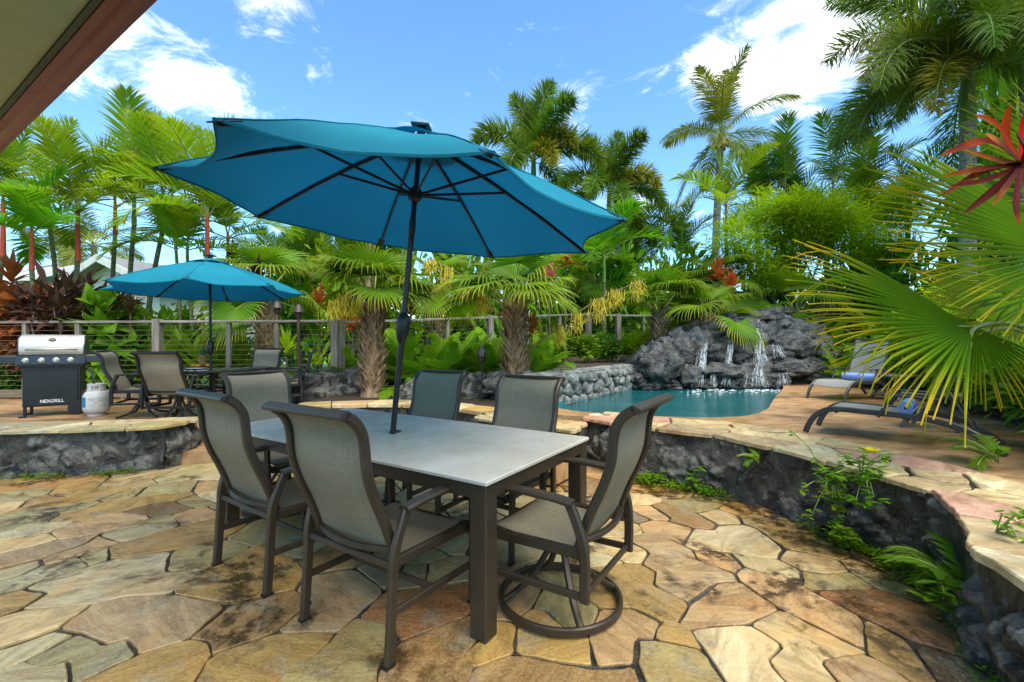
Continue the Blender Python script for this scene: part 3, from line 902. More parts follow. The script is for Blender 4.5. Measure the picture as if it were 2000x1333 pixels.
# falling water: many thin broken strands
def fall_mat():
    m, nt, bs, out = mat('falling_water'); N = NT(nt)
    bs.inputs['Base Color'].default_value = (.82, .88, .90, 1); bs.inputs['Roughness'].default_value = .25
    tr = N.n('ShaderNodeBsdfTransparent'); ms = N.n('ShaderNodeMixShader')
    N.put(ms.inputs[0], N.ramp(N.noise(N.coord('World', (1, 1, .35)), 26, 4, .7), .36, .62, .02, .34))
    nt.links.new(tr.outputs[0], ms.inputs[1]); nt.links.new(bs.outputs[0], ms.inputs[2]); nt.links.new(ms.outputs[0], out.inputs[0])
    return m
M['fall'] = fall_mat()
M['foam'] = simple('foam', (.78, .84, .85), .6, var=.1)
def stream(pts, w, n, seed):
    r3 = random.Random(seed); b = MB()
    pts = [W(*p) for p in pts]
    for k in range(n):
        a0 = r3.gauss(0, w * .5); t0 = r3.uniform(0, .55); t1 = min(1, t0 + r3.uniform(.3, .8)); path = []
        wd = r3.uniform(.0015, .006)
        for q in range(9):
            t = t0 + (t1 - t0) * q / 8; f_ = t * (len(pts) - 1); i = min(int(f_), len(pts) - 2)
            p = pts[i].lerp(pts[i + 1], f_ - i)
            path.append(p + Vector((a0 * (.6 + .6 * t) + r3.gauss(0, .004), -.06 - .05 * t + r3.gauss(0, .006), 0)))
        b.sweep(path, [(-wd, 0), (0, .003), (wd, 0), (0, -.003)], (1, 0, 0), scale=[.4, .8, 1, 1.1, 1, 1.1, .9, .7, .3])
    b.build('water_stream', M['fall'], wf)
stream([(1378, 660, 9.25), (1370, 695, 9.15), (1362, 755, 8.85)], .12, 40, 1)
stream([(1424, 664, 9.3), (1420, 700, 9.2), (1416, 724, 8.95)], .07, 30, 2)
stream([(1425, 725, 8.9), (1418, 742, 8.85), (1415, 757, 8.8)], .14, 27, 3)
stream([(1478, 620, 10.1), (1474, 645, 9.75), (1482, 668, 9.5)], .10, 27, 4)
stream([(1482, 662, 9.45), (1480, 690, 9.25), (1486, 715, 9.0)], .13, 44, 5)
stream([(1482, 708, 9.0), (1478, 735, 8.85), (1480, 757, 8.75)], .16, 47, 6)
stream([(1512, 668, 9.4), (1520, 700, 9.2)], .12, 27, 7)
stream([(1522, 725, 8.85), (1524, 742, 8.8), (1524, 758, 8.75)], .14, 23, 8)
stream([(1392, 726, 8.9), (1390, 757, 8.8)], .06, 23, 9)
b = MB(); r3 = random.Random(5)
for k in range(260):
    px = r3.choice((1362, 1415, 1480, 1480, 1524, 1395)) + r3.gauss(0, 15); p = P(min(1530, max(1325, px)), 757 + abs(r3.gauss(0, 5.5)), ZW + .002)
    s_ = r3.uniform(.005, .022)
    b.lathe([(s_ * 1.6, 0), (s_ * 1.3, s_ * .15), (s_ * .2, s_ * .22)], 7, p)
tag(b.build('foam', M['foam']), 'white foam where the waterfall meets the pool', kind='stuff')

# dark lava mounds in the bed behind the table
for (px, py, rx, ry, d, lab) in ((640, 765, 80, 34, 7.9, 'long dark lava boulder left of the left stocky palm'), (705, 752, 40, 34, 7.95, 'dark lava boulder just behind the left stocky palm trunk'),
                                 (830, 776, 75, 32, 7.3, 'low dark lava mound behind the umbrella pole'), (915, 768, 55, 38, 7.25, 'dark lava mound behind the black lantern stake'), (1000, 752, 70, 30, 7.0, 'grey lava mound below the right stocky palm'),
                                 (1082, 742, 32, 18, 6.9, 'pale lava boulder where the pool stone wall begins')):
    o = ob('lava_boulder', BNEAR[rnd.randrange(3)], None, W(px, py, d)); a = rx / F * d
    o.scale = (a, a * .55, ry / F * d * 1.2); o.rotation_euler = (0, rnd.uniform(-.1, .1), rnd.uniform(-.3, .3))
    tag(o, lab, 'boulder', 'lava boulders in the bed')

# ------------------------------------------------------------------ cable fence
def wood_mat(name, lo, hi, rough=.7, axis=(1, 1, .08)):
    m, nt, bs, out = mat(name); N = NT(nt)
    v = N.coord('Object', axis, add=N.n('ShaderNodeObjectInfo').outputs['Location'])
    n1 = N.noise(v, 22, 7, .65, .3); n2 = N.noise(N.coord('World'), 2, 4)
    c = N.mix(N.ramp(n1, .3, .7), lo, hi)
    c = N.mix(N.ramp(n2, .4, .7, 0, .4), c, tuple(a * .6 for a in lo))
    N.put(bs.inputs['Base Color'], c); bs.inputs['Roughness'].default_value = rough
    N.put(bs.inputs['Normal'], N.bump(n1, .4, .006))
    return m
M['post'] = wood_mat('weathered_post', (.12, .105, .085), (.30, .27, .22))
M['rail'] = wood_mat('weathered_rail', (.13, .115, .095), (.32, .29, .24), axis=(.08, 1, 1))
M['board'] = wood_mat('weathered_board', (.10, .07, .045), (.27, .20, .13), axis=(.08, 1, 1))
M['cable'] = simple('steel_cable', (.46, .44, .40), .35, 1.0)
def fence(label, p0, p1, zb0, zb1, h, posts, cables=12, thick=()):
    p0 = Vector((*p0, 0)); p1 = Vector((*p1, 0)); L = (p1 - p0).length; d = (p1 - p0).normalized(); a = math.atan2(d.y, d.x)
    t = thing('cable_fence', label, 'fence', p0, a, 'cable fence around the garden')
    zb = lambda s_: zb0 + (zb1 - zb0) * s_ / L
    for i, s_ in enumerate(posts):
        w = .13 if i in thick else .075
        hh = h + (.03 if i in thick else -.03)
        MB().box((0, 0, hh / 2 - .1), (w, w, hh + .2), r=.006).build('post', M['post'], t, loc=(s_, 0, zb(s_)))
    edges = [posts[i] for i in range(len(posts)) if i in thick]
    if edges[0] > .05: edges = [0] + edges
    if edges[-1] < L - .05: edges.append(L)
    for a_, c_ in zip(edges, edges[1:]):
        a2, c2 = a_ + .07, c_ - .07
        MB().sweep([(a2, 0, zb(a2) + h - .02), (c2, 0, zb(c2) + h - .02)], rr(.10, .045, .006), (0, 1, 0)).build('top_rail', M['rail'], t)
        MB().sweep([(a2, .0, zb(a2) + .09), (c2, 0, zb(c2) + .09)], rr(.045, .14, .006), (0, 1, 0)).build('bottom_board', M['board'], t)
    for k in range(cables):
        z = .24 + (h - .32) * k / (cables - 1)
        MB().tube([(0, 0, zb(0) + z), (L, 0, zb(L) + z)], .0042, 5).build('cable', M['cable'], t)
    return t
YF = 8.3
def fx(px): return (px - CX) / F * YF
xl = fx(-330)
fence('grey cable fence behind the grill and the round table', (xl, YF), (fx(655), YF), .30, .33, 1.41, [fx(p) - xl for p in (-240, -150, -45, 50, 153, 308, 447, 541, 655)], 13, (2, 5, 8))
L2 = math.dist((-3.22, 8.3), (2.05, 12.6))
fence('grey cable fence behind the palms, stepping back towards the pool', (-3.15, 8.38), (2.05, 12.6), .40, .80, 1.32, [i * L2 / 6 for i in range(7)], 12, (0, 3, 6))
fence('grey cable fence section left of the rock waterfall', (2.12, 12.62), (5.2, 13.4), .80, .8, 1.3, [.9, 1.7, 2.55, 3.17], 12, (0, 3))

# ------------------------------------------------------------------ the eave over the camera
e = Vector((-.84, .543, 0)); nrm = Vector((.543, .84, 0)); ZE = 2.9
E0 = Vector((-1.61, 2.06, ZE))
M['soffit'] = simple('soffit_paint', (.40, .46, .29), .7, var=.05, bump=.25, bscale=45, coord='World')
M['fascia'] = simple('fascia_paint', (.24, .060, .050), .35, var=.08, coord='World')
M['trim_green'] = simple('trim_paint', (.045, .07, .04), .5, coord='World')
M['stucco'] = simple('house_wall', (.42, .38, .27), .8, var=.06, bump=.3, bscale=40, coord='World')
M['roofing'] = simple('roofing', (.10, .095, .09), .8, bump=.4)
hs = thing('house_eave', 'green soffit and red brown gutter of the house roof overhead', 'roof')
A0, A1 = -5.0, 7.0
def line(off, z): return [E0 + e * A0 - nrm * off + Vector((0, 0, z)), E0 + e * A1 - nrm * off + Vector((0, 0, z))]
def strip(name, prof, material, smooth=False):
    b = MB(); n = len(prof); vs = []
    for (o_, z) in prof: vs += line(o_, z)
    b.add(vs, [(2 * i, 2 * i + 1, 2 * ((i + 1) % n) + 1, 2 * ((i + 1) % n)) for i in range(n)] + [tuple(range(0, 2 * n, 2)), tuple(range(2 * n - 1, 0, -2))])
    return b.build(name, material, hs, angle=35 if smooth else None)
strip('gutter', [(0, .0), (.004, -.010), (.035, -.012), (.065, -.008), (.085, .004), (.085, .12), (.078, .12), (.078, .015), (.01, .012), (-.02, .12), (-.032, .12), (-.010, .03)], M['fascia'])
strip('fascia_board', [(.087, -.004), (.128, -.004), (.128, .2), (.087, .2)], M['fascia'])
strip('trim_strip', [(.130, .004), (.155, .004), (.155, .03), (.130, .03)], M['trim_green'])
strip('soffit', [(.157, .018), (1.1, .018), (1.1, .05), (.157, .05)], M['soffit'])
strip('roof', [(-.06, .16), (1.2, .58), (1.2, .64), (-.06, .2)], M['roofing'])
# ------------------------------------------------------------------ houses behind the garden
M['white_wall'] = simple('painted_siding', (.62, .62, .56), .7, var=.06, coord='World')
M['metal_roof'] = simple('metal_roof', (.55, .57, .56), .5, var=.08, coord='World')
M['shingle'] = simple('shingle_roof', (.20, .20, .19), .8, var=.15, bump=.4, coord='World')
M['dark_trim'] = simple('dark_trim', (.05, .045, .04), .6)
M['glass'] = simple('window_glass', (.03, .04, .05), .06)
def gable_house(label, loc, rz, w, dpt, h, rise, over, wallm, roofm, windows=()):
    t = thing('house', label, 'house', loc, rz, 'houses behind the garden')
    b = MB(); hw = w / 2; hd = dpt / 2
    vs = [(-hw, -hd, 0), (hw, -hd, 0), (hw, hd, 0), (-hw, hd, 0), (-hw, -hd, h), (hw, -hd, h), (hw, hd, h), (-hw, hd, h), (0, -hd, h + rise), (0, hd, h + rise)]
    b.add(vs, [(0, 1, 5, 8, 4), (2, 3, 7, 9, 6), (1, 2, 6, 5), (3, 0, 4, 7)]); b.build('wall', wallm, t)
    k = rise / hw
    for sgn in (-1, 1):
        b = MB(); x1 = sgn * (hw + over); z1 = h - over * k
        f0 = [(0, -hd - over, h + rise + .03), (x1, -hd - over, z1 + .03), (x1, hd + over, z1 + .03), (0, hd + over, h + rise + .03)]
        f1 = [(v[0], v[1], v[2] + .10) for v in f0]
        b.add(f0 + f1, [(3, 2, 1, 0), (4, 5, 6, 7), (0, 1, 5, 4), (1, 2, 6, 5), (2, 3, 7, 6), (3, 0, 4, 7)])
        r_ = b.build('roof', roofm, t)
        b = MB()
        b.add([(0, -hd - over - .04, h + rise - .10), (x1, -hd - over - .04, z1 - .10), (x1, -hd - over - .04, z1 + .15), (0, -hd - over - .04, h + rise + .15)] + [(0, -hd - over - .002, h + rise - .10), (x1, -hd - over - .002, z1 - .10), (x1, -hd - over - .002, z1 + .15), (0, -hd - over - .002, h + rise + .15)],
              [(0, 1, 2, 3), (4, 7, 6, 5), (0, 4, 5, 1), (2, 6, 7, 3)]); b.build('barge_board', M['white_wall'], t)
    for (x, z, ww, wh) in windows:
        f_ = MB().box((x, -hd - .02, z), (ww + .14, .05, wh + .14)).build('window', M['white_wall'], t)
        MB().box((x, -hd - .05, z), (ww, .03, wh)).build('pane', M['glass'], f_)
    return t
g = W(262, 600, 17); gable_house('pale house with grey gable roof behind the second umbrella', (g.x + .9, g.y + 2, .3), R(-18), 4.6, 6, 3.0, .9, .5, M['white_wall'], M['shingle'], ((-1.0, 1.3, .8, 1.0),))
g = W(40, 560, 24); gable_house('long house with pale metal roof behind the red leaved shrubs', (g.x - 2, g.y + 3, .3), R(68), 7, 13, 3.9, 1.5, .7, M['shingle'], M['metal_roof'], ((-1.2, 1.3, 1.0, 1.0), (1.4, 1.3, 1.0, 1.0)))
# ladder leaning on the gable house
t = thing('ladder', 'wooden ladder leaning on the pale gable house', 'ladder', (0, 0, 0))
M['ladder'] = wood_mat('ladder_wood', (.26, .19, .11), (.48, .38, .24))
la0, la1 = W(294, 650, 14.4), W(247, 540, 15.3)
for k in (0, 1):
    off = Vector((.36 * k, 0, 0)); MB().sweep([la0 + off, la1 + off], rr(.04, .09, .008), (1, 0, 0)).build('stile', M['ladder'], t)
for k in range(9):
    p = la0.lerp(la1, (k + .5) / 9); MB().tube([p, p + Vector((.36, 0, 0))], .022, 6).build('rung', M['ladder'], t)
# ================================================================== furniture
def metal_paint(name, col, rough=.38):
    m, nt, bs, out = mat(name); N = NT(nt)
    v = N.coord('Object'); n = N.noise(v, 5, 4); g = N.noise(N.coord('Object', (14, 14, 1.2)), 14, 5)
    c = N.mix(N.ramp(n, .3, .7), tuple(a * .85 for a in col), tuple(a * 1.15 for a in col))
    c = N.mix(N.ramp(g, .5, .75, 0, .35), c, tuple(a * 1.7 for a in col))
    N.put(bs.inputs['Base Color'], c); bs.inputs['Metallic'].default_value = .25
    N.put(bs.inputs['Roughness'], N.ramp(g, .3, .7, rough * .85, rough * 1.2))
    N.put(bs.inputs['Normal'], N.bump(N.noise(v, 160, 3), .08, .002))
    return m
def sling(name, col, col2):
    m, nt, bs, out = mat(name); N = NT(nt)
    a = N.noise(N.coord('Object', (330, 5, 5)), 1.0, 2, .6); c2 = N.noise(N.coord('Object', (5, 230, 230), (R(45), 0, 0)), 1.0, 2, .6)
    big = N.noise(N.coord('Object'), 3, 4)
    c = N.mix(N.ramp(N.math('ADD', a, c2), .70, 1.30), col, col2)
    c = N.mix(N.ramp(big, .35, .7, 0, .25), c, tuple(x * .7 for x in col))
    N.put(bs.inputs['Base Color'], c); bs.inputs['Roughness'].default_value = .62
    bs.inputs['Specular IOR Level'].default_value = .3
    N.put(bs.inputs['Normal'], N.bump(N.math('ADD', a, c2), .25, .003))
    tl = N.n('ShaderNodeBsdfTranslucent'); N.put(tl.inputs['Color'], c)
    ms = N.n('ShaderNodeMixShader'); ms.inputs[0].default_value = .12
    nt.links.new(bs.outputs[0], ms.inputs[1]); nt.links.new(tl.outputs[0], ms.inputs[2]); nt.links.new(ms.outputs[0], out.inputs[0])
    return m
M['bronze'] = metal_paint('bronze_frame', (.050, .035, .021))
M['black_frame'] = metal_paint('black_frame', (.018, .017, .016), .35)
M['grey_frame'] = metal_paint('grey_frame', (.040, .042, .044), .4)
M['sling'] = sling('taupe_sling', (.205, .176, .115), (.29, .255, .175))
M['sling_tan'] = sling('tan_sling', (.27, .22, .15), (.42, .36, .26))
M['sling_grey'] = sling('grey_sling', (.24, .235, .20), (.36, .35, .31))
def top_mat():
    m, nt, bs, out = mat('table_top'); N = NT(nt)
    v = N.coord('Object'); n = N.noise(v, 2.2, 6, .6, .5)
    N.put(bs.inputs['Base Color'], N.mix(N.ramp(n, .3, .7), (.52, .48, .40), (.62, .58, .49)))
    N.put(bs.inputs['Roughness'], N.ramp(N.noise(v, 6, 4), .3, .7, .20, .34))
    N.put(bs.inputs['Normal'], N.bump(N.noise(v, 90, 3), .04, .002))
    return m
M['table_top'] = top_mat()
M['concrete'] = simple('umbrella_base', (.30, .28, .24), .6, bump=.3)

# ---- dining table
TU = R(-32.8)
TC = Vector((-.815, 3.12, 0))
t = thing('dining_table', 'rectangular bronze dining table with pale stone top on the patio', 'table', TC, TU)
TL, TW, TH = 2.40, 1.13, .74
b = MB(); b.box((0, 0, TH - .011), (TL, TW, .022), r=.005); b.build('table_top', M['table_top'], t)
hl, hw = TL / 2 - .012, TW / 2 - .012
for sy in (-1, 1): MB().box((0, sy * (hw - .02), TH - .058), (2 * hl, .04, .066), r=.004).build('apron', M['bronze'], t)
for sx_ in (-1, 1): MB().box((sx_ * (hl - .02), 0, TH - .058), (.04, 2 * hw - .085, .066), r=.004).build('apron', M['bronze'], t)
for x in (-.4, .4): MB().box((x, 0, TH - .045), (.05, 2 * hw - .09, .035)).build('cross_brace', M['bronze'], t)
for sx_ in (-1, 1):
    for sy in (-1, 1): MB().box((sx_ * (hl - .045), sy * (hw - .045), (TH - .025) / 2 + .008), (.092, .092, TH - .042), r=.006).build('leg', M['bronze'], t)
MB().lathe([(.036, TH + .001), (.040, TH + .002), (.040, TH + .006), (.026, TH + .008), (.026, TH - .05)], 24).build('umbrella_collar', M['black_frame'], t, loc=(.02, .0, 0))

# ---- sling chairs
def chair(name, label, loc, rz, frame, cloth, swivel=False, group=None, tall=1.0, star=False):
    t = thing(name, label, 'chair', loc, rz, group)
    prof = [(-.205, .385), (-.225, .43), (-.245, .50), (-.285, .60), (-.335, .71), (-.368, .81), (-.378, .90), (-.390, .965), (-.425, 1.02), (-.475, 1.055)]
    prof = [(y, .385 + (z - .385) * tall) for y, z in prof]
    sm = smoothpath([(0, y, z) for y, z in prof], 4)
    hx = .255
    for s_ in (-1, 1):
        MB().sweep([Vector((s_ * hx, p.y, p.z)) for p in sm], rr(.034, .042, .009), (1, 0, 0)).build('back_rail', frame, t, angle=40)
    tp = sm[-1]
    MB().sweep([(-hx - .017, tp.y - .006, tp.z), (hx + .017, tp.y - .006, tp.z)], rr(.05, .026, .007), (0, 1, .45)).build('top_bar', frame, t, angle=40)
    # bottom bar of the back, bowed
    lo = prof[1]
    MB().sweep([(hx * q, lo[0] - .055 * (1 - q * q), lo[1] + .015) for q in (-1, -.75, -.5, -.25, 0, .25, .5, .75, 1)], rr(.028, .03, .007), (0, 0, 1)).build('back_bar', frame, t, angle=40)
    # back sling, slightly dished
    b = MB(); vs = []; fs = []; nx = 9
    back = smoothpath([(0, y, z) for y, z in prof[1:]], 3)
    for p in back:
        for q in range(nx):
            u = -1 + 2 * q / (nx - 1); zt = (p.z - prof[1][1]) / (prof[-1][1] - prof[1][1])
            vs.append((u * (hx - .012), p.y - .045 * (1 - u * u) * math.sin(math.pi * min(1, .15 + .85 * (1 - zt))) ** 1.0 * .8 + .006, p.z))
    nn = len(vs)
    vs += [(x, y + .005, z) for (x, y, z) in vs]
    for i in range(len(back) - 1):
        for q in range(nx - 1):
            a = i * nx + q; fs += [(a, a + 1, a + nx + 1, a + nx), (nn + a, nn + a + nx, nn + a + nx + 1, nn + a + 1)]
    b.add(vs, fs); b.build('back_sling', cloth, t, smooth=True)
    # seat
    zs = .415
    b = MB(); vs = []; fs = []
    pr = smoothpath([(0, .285, zs - .028), (0, .27, zs - .004), (0, .22, zs + .004), (0, .05, zs - .012), (0, -.12, zs - .016), (0, -.20, zs + .004), (0, -.225, zs + .035)], 3)
    for p in pr:
        for q in range(nx):
            u = -1 + 2 * q / (nx - 1); vs.append((u * .245, p.y, p.z - .018 * (1 - u * u)))
    nn = len(vs); vs += [(x, y, z - .006) for (x, y, z) in vs]
    for i in range(len(pr) - 1):
        for q in range(nx - 1):
            a = i * nx + q; fs += [(a, a + nx, a + nx + 1, a + 1), (nn + a, nn + a + 1, nn + a + nx + 1, nn + a + nx)]
    b.add(vs, fs); b.build('seat_sling', cloth, t, smooth=True)
    for s_ in (-1, 1):
        MB().sweep([(s_ * .262, .285, zs - .03), (s_ * .262, .0, zs - .022), (s_ * .262, -.245, zs - .018)], rr(.03, .05, .008), (1, 0, 0)).build('seat_rail', frame, t, angle=40)
    MB().sweep([(-.25, .283, zs - .042), (.25, .283, zs - .042)], rr(.04, .03, .008), (0, 0, 1)).build('front_rail', frame, t, angle=40)
    zf = .205 if swivel else 0.0
    for s_ in (-1, 1):
        pts = [(s_ * .300, -.195, .625), (s_ * .300, -.225, .56), (s_ * .296, -.258, .46), (s_ * .292, -.266, .36), (s_ * .292, -.276 if not swivel else -.266, .18 if not swivel else .28), (s_ * .292, -.288 if not swivel else -.264, zf)]
        lg = MB().sweep(smoothpath(pts, 4), rr(.030, .046, .008), (1, 0, 0)).build('rear_leg', frame, t, angle=40)
        if not swivel: MB().box((s_ * .292, -.288, .006), (.032, .05, .012)).build('foot_cap', M['black_frame'], lg)
        pts = [(s_ * .300, .262, .610), (s_ * .297, .268, .40), (s_ * .292, .272, zf)]
        lg = MB().sweep(pts, rr(.032, .042, .008), (1, 0, 0)).build('front_leg', frame, t, angle=40)
        if not swivel: MB().box((s_ * .292, .272, .006), (.034, .046, .012)).build('foot_cap', M['black_frame'], lg)
        MB().sweep(smoothpath([(s_ * .303, -.215, .628), (s_ * .306, -.10, .640), (s_ * .308, .10, .642), (s_ * .308, .315, .626)], 4), rr(.062, .026, .009), (1, 0, 0)).build('arm', frame, t, angle=40)
        zz = .215 if swivel else .20
        MB().sweep([(s_ * .292, .262, zz), (s_ * .292, -.255, zz + .01)], rr(.022, .034, .006), (1, 0, 0)).build('side_stretcher', frame, t, angle=40)
    if not swivel:
        MB().sweep([(-.28, -.02, .205), (.28, -.02, .205)], rr(.032, .022, .006), (0, 0, 1)).build('cross_stretcher', frame, t, angle=40)
        MB().sweep([(-.28, -.262, .40), (.28, -.262, .40)], rr(.03, .022, .006), (0, 0, 1)).build('rear_rail', frame, t, angle=40)
    else:
        MB().sweep([(-.28, -.255, .225), (.28, -.255, .225)], rr(.032, .022, .006), (0, 0, 1)).build('rear_rail', frame, t, angle=40)
        b = MB(); b.lathe([(.045, .28), (.05, .31), (.05, .345), (.10, .348), (.10, .362)], 20); b.build('swivel_hub', M['black_frame'], t, angle=40)
        if not star:
            rg = .305
            MB().sweep([(rg * math.cos(a * math.pi / 24), rg * math.sin(a * math.pi / 24), .022) for a in range(48)], rr(.042, .024, .007), (0, 0, 1), closed=True).build('base_ring', frame, t, angle=40)
        for k in range(4):
            a = k * math.pi / 2 + math.pi / 4
            ca, sa = math.cos(a), math.sin(a)
            if star: pts = [(.03 * ca, .03 * sa, .31), (.07 * ca, .07 * sa, .20), (.17 * ca, .17 * sa, .07), (.33 * ca, .33 * sa, .02)]
            else: pts = [(.02 * ca, .02 * sa, .34), (.06 * ca, .06 * sa, .27), (.17 * ca, .17 * sa, .12), (.30 * ca, .30 * sa, .03)]
            MB().sweep(smoothpath(pts, 5), rr(.034, .024, .007), (-sa, ca, 0)).build('base_spoke', frame, t, angle=40)
    return t
U = Vector((math.cos(TU), math.sin(TU), 0)); V = Vector((-math.sin(TU), math.cos(TU), 0))
def at_rear(feet, facing): return Vector((feet[0], feet[1], 0)) + facing * .285
G1 = 'sling chairs around the dining table'
Z0 = .021
def up(p): return Vector((p.x, p.y, Z0))
chair('sling_chair', 'bronze four-legged sling chair nearest the camera, back turned, left of the near table leg', up(at_rear((-.75, 2.03), V)), TU, M['bronze'], M['sling'], group=G1)
chair('sling_chair', 'bronze four-legged sling chair at the left end of the near table side', up(at_rear((-1.52, 2.56), V)), TU - R(2), M['bronze'], M['sling'], group=G1)
chair('sling_chair', 'bronze swivel sling chair on a ring base at the near right table end', up(Vector((.25, 2.36, 0))), TU + R(90), M['bronze'], M['sling'], True, G1)
chair('sling_chair', 'bronze swivel sling chair on a ring base at the far left table end', up(Vector((-1.86, 3.74, 0))), TU - R(90), M['bronze'], M['sling'], True, G1)
chair('sling_chair', 'sling chair on the far table side, nearer the pool', up(Vector((.06, 3.37, 0)) - V * .30), TU + R(180), M['bronze'], M['sling'], group=G1)
chair('sling_chair', 'sling chair on the far table side, just right of the umbrella pole', up(Vector((-.71, 4.0, 0)) - V * .30), TU + R(182), M['bronze'], M['sling'], group=G1)

# ---- umbrellas
def canopy_mat():
    m, nt, bs, out = mat('teal_canvas'); N = NT(nt)
    v = N.coord('Object'); n = N.noise(v, 1.6, 5)
    w = N.math('ADD', N.noise(N.coord('Object', (400, 400, 20)), 1, 2), N.noise(N.coord('Object', (20, 400, 400)), 1, 2))
    c = N.mix(N.ramp(n, .3, .7), (.005, .185, .265), (.010, .225, .305))
    N.put(bs.inputs['Base Color'], c); bs.inputs['Roughness'].default_value = .8; bs.inputs['Specular IOR Level'].default_value = .25
    N.put(bs.inputs['Normal'], N.bump(N.math('ADD', N.math('MULTIPLY', N.noise(N.coord('Object', (1, 1, 1)), 7, 3, .5), 3.0), w), .25, .006))
    tl = N.n('ShaderNodeBsdfTranslucent'); tl.inputs['Color'].default_value = (.002, .16, .36, 1)
    ms = N.n('ShaderNodeMixShader'); ms.inputs[0].default_value = .22
    nt.links.new(bs.outputs[0], ms.inputs[1]); nt.links.new(tl.outputs[0], ms.inputs[2]); nt.links.new(ms.outputs[0], out.inputs[0])
    return m
M['canvas'] = canopy_mat()
M['solar'] = simple('solar_panel', (.02, .022, .03), .15)
def umbrella(label, apex, rot, phase, Rr, drop, plen, crank_z, base_r, base_lab=None, group='teal market umbrellas'):
    nrm_ = Matrix.Rotation(rot[1], 3, 'Y') @ Matrix.Rotation(rot[0], 3, 'X') @ Vector((0, 0, 1))
    t = tag(ob('market_umbrella', None, None, Vector(apex) - nrm_ * plen, (rot[0], rot[1], 0)), label, 'umbrella', group)
    def rim(a, f_):   # rib line: nearly straight, a little bowed
        return Vector((math.cos(a) * Rr * f_, math.sin(a) * Rr * f_, plen - drop * f_ + .035 * math.sin(math.pi * f_)))
    for k in range(8):
        a0 = phase + k * math.pi / 4; a1 = a0 + math.pi / 4; b = MB(); vs = []; fs = []; nr, na = 14, 12
        for i in range(nr + 1):
            f_ = .05 + .95 * i / nr
            p0, p1 = rim(a0, f_), rim(a1, f_)
            for j in range(na + 1):
                s_ = j / na; q = p0.lerp(p1, s_); w = 4 * s_ * (1 - s_)
                inward = Vector((-q.x, -q.y, 0)).normalized()
                q = q + inward * (.115 * w * f_ ** 5) + Vector((0, 0, -.045 * w * f_ ** 1.6 + .10 * w * f_ ** 5 * drop * .4))
                q.z += .008 * noise.noise(Vector((q.x * 5, q.y * 5, k))) - .006 * w * f_ * math.sin(s_ * 9 + f_ * 5 + k)
                vs.append(q)
        for i in range(nr):
            for j in range(na):
                a = i * (na + 1) + j; fs.append((a, a + na + 1, a + na + 2, a + 1))
        b.add(vs, fs); pn = b.build('canopy_panel', M['canvas'], t, smooth=True)
        hem = [Vector(vs[nr * (na + 1) + j]) for j in range(na + 1)]
        MB().sweep(hem, rr(.014, .005, .001), (0, 0, 1)).build('hem', M['canvas'], pn)
        MB().sweep([Vector(vs[i * (na + 1)]) + Vector((0, 0, .002)) for i in range(1, nr + 1)], rr(.016, .005, .001), (-math.sin(a0), math.cos(a0), 0)).build('seam', M['canvas'], pn)
    b = MB(); vs = []; fs = []
    for i in range(5):
        for j in range(32):
            a = phase + j * math.pi / 16; w = abs(math.sin((j % 4) / 4 * math.pi)) if True else 0
            f_ = .03 + .17 * i / 4
            p = Vector((math.cos(a) * Rr * f_, math.sin(a) * Rr * f_, plen + .03 - drop * f_ * .86 - .004 * w + (.014 * (w - .4) if i == 4 else 0)))
            vs.append(p)
    for i in range(4):
        for j in range(32): fs.append((i * 32 + j, (i + 1) * 32 + j, (i + 1) * 32 + (j + 1) % 32, i * 32 + (j + 1) % 32))
    b.add(vs, fs); b.build('vent_cap', M['canvas'], t, smooth=True)
    b = MB(); b.lathe([(.02, 0), (.028, .02), (.028, .05)], 16, (0, 0, plen)); b.box((0, 0, plen + .058), (.12, .12, .018), r=.004); b.build('solar_cap', M['solar'], t)
    run = plen - .385 * drop / .54
    for k in range(8):
        a = phase + k * math.pi / 4
        pts = [rim(a, f_) - Vector((0, 0, .016)) for f_ in (.02, .2, .4, .6, .8, .985)]
        rb = MB().sweep(pts, rr(.014, .022, .004), (-math.sin(a), math.cos(a), 0)).build('rib', M['black_frame'], t)
        tipv = rim(a, .985); MB().sweep([rim(a, .93) - Vector((0, 0, .008)), rim(a, 1.003) - Vector((0, 0, .008))], rr(.06, .006, .002), (-math.sin(a), math.cos(a), 0)).build('tip_pocket', M['black_frame'], rb)
        q = rim(a, .46) - Vector((0, 0, .022)); MB().sweep([(math.cos(a) * .03, math.sin(a) * .03, run), q], rr(.010, .018, .003), (-math.sin(a), math.cos(a), 0)).build('strut', M['black_frame'], t)
    MB().lathe([(.024, -.05), (.045, -.03), (.045, .02), (.028, .045)], 20, (0, 0, run)).build('runner', M['black_frame'], t, angle=40)
    MB().lathe([(.03, -.03), (.05, -.02), (.05, .015), (.02, .03)], 20, (0, 0, plen - .02)).build('crown_hub', M['black_frame'], t, angle=40)
    MB().lathe([(.019, .0), (.019, plen - .55), (.017, plen - .55), (.017, plen)], 20).build('pole', M['black_frame'], t, angle=40)
    MB().lathe([(.021, -.05), (.0225, -.04), (.0225, .04), (.021, .05)], 20, (0, 0, plen - .60)).build('tilt_sleeve', M['grey_frame'], t, angle=40)
    ck = MB().lathe([(.022, -.10), (.034, -.07), (.043, -.03), (.045, .03), (.040, .07), (.022, .10)], 20, (0, 0, crank_z)).build('crank_housing', M['black_frame'], t, angle=50)
    MB().tube([(.04, 0, crank_z), (.075, 0, crank_z), (.078, 0, crank_z - .05)], .007, 8).build('crank_handle', M['black_frame'], ck)
    MB().lathe([(.025, 0), (.025, .22), (.032, .225), (.032, .25), (.024, .26)], 20).build('base_tube', M['black_frame'], t, angle=40)
    MB().lathe([(base_r, -.01), (base_r, .04), (base_r * .94, .075), (base_r * .35, .10), (.03, .11)], 32).build('base_weight', M['concrete'], t, angle=40)
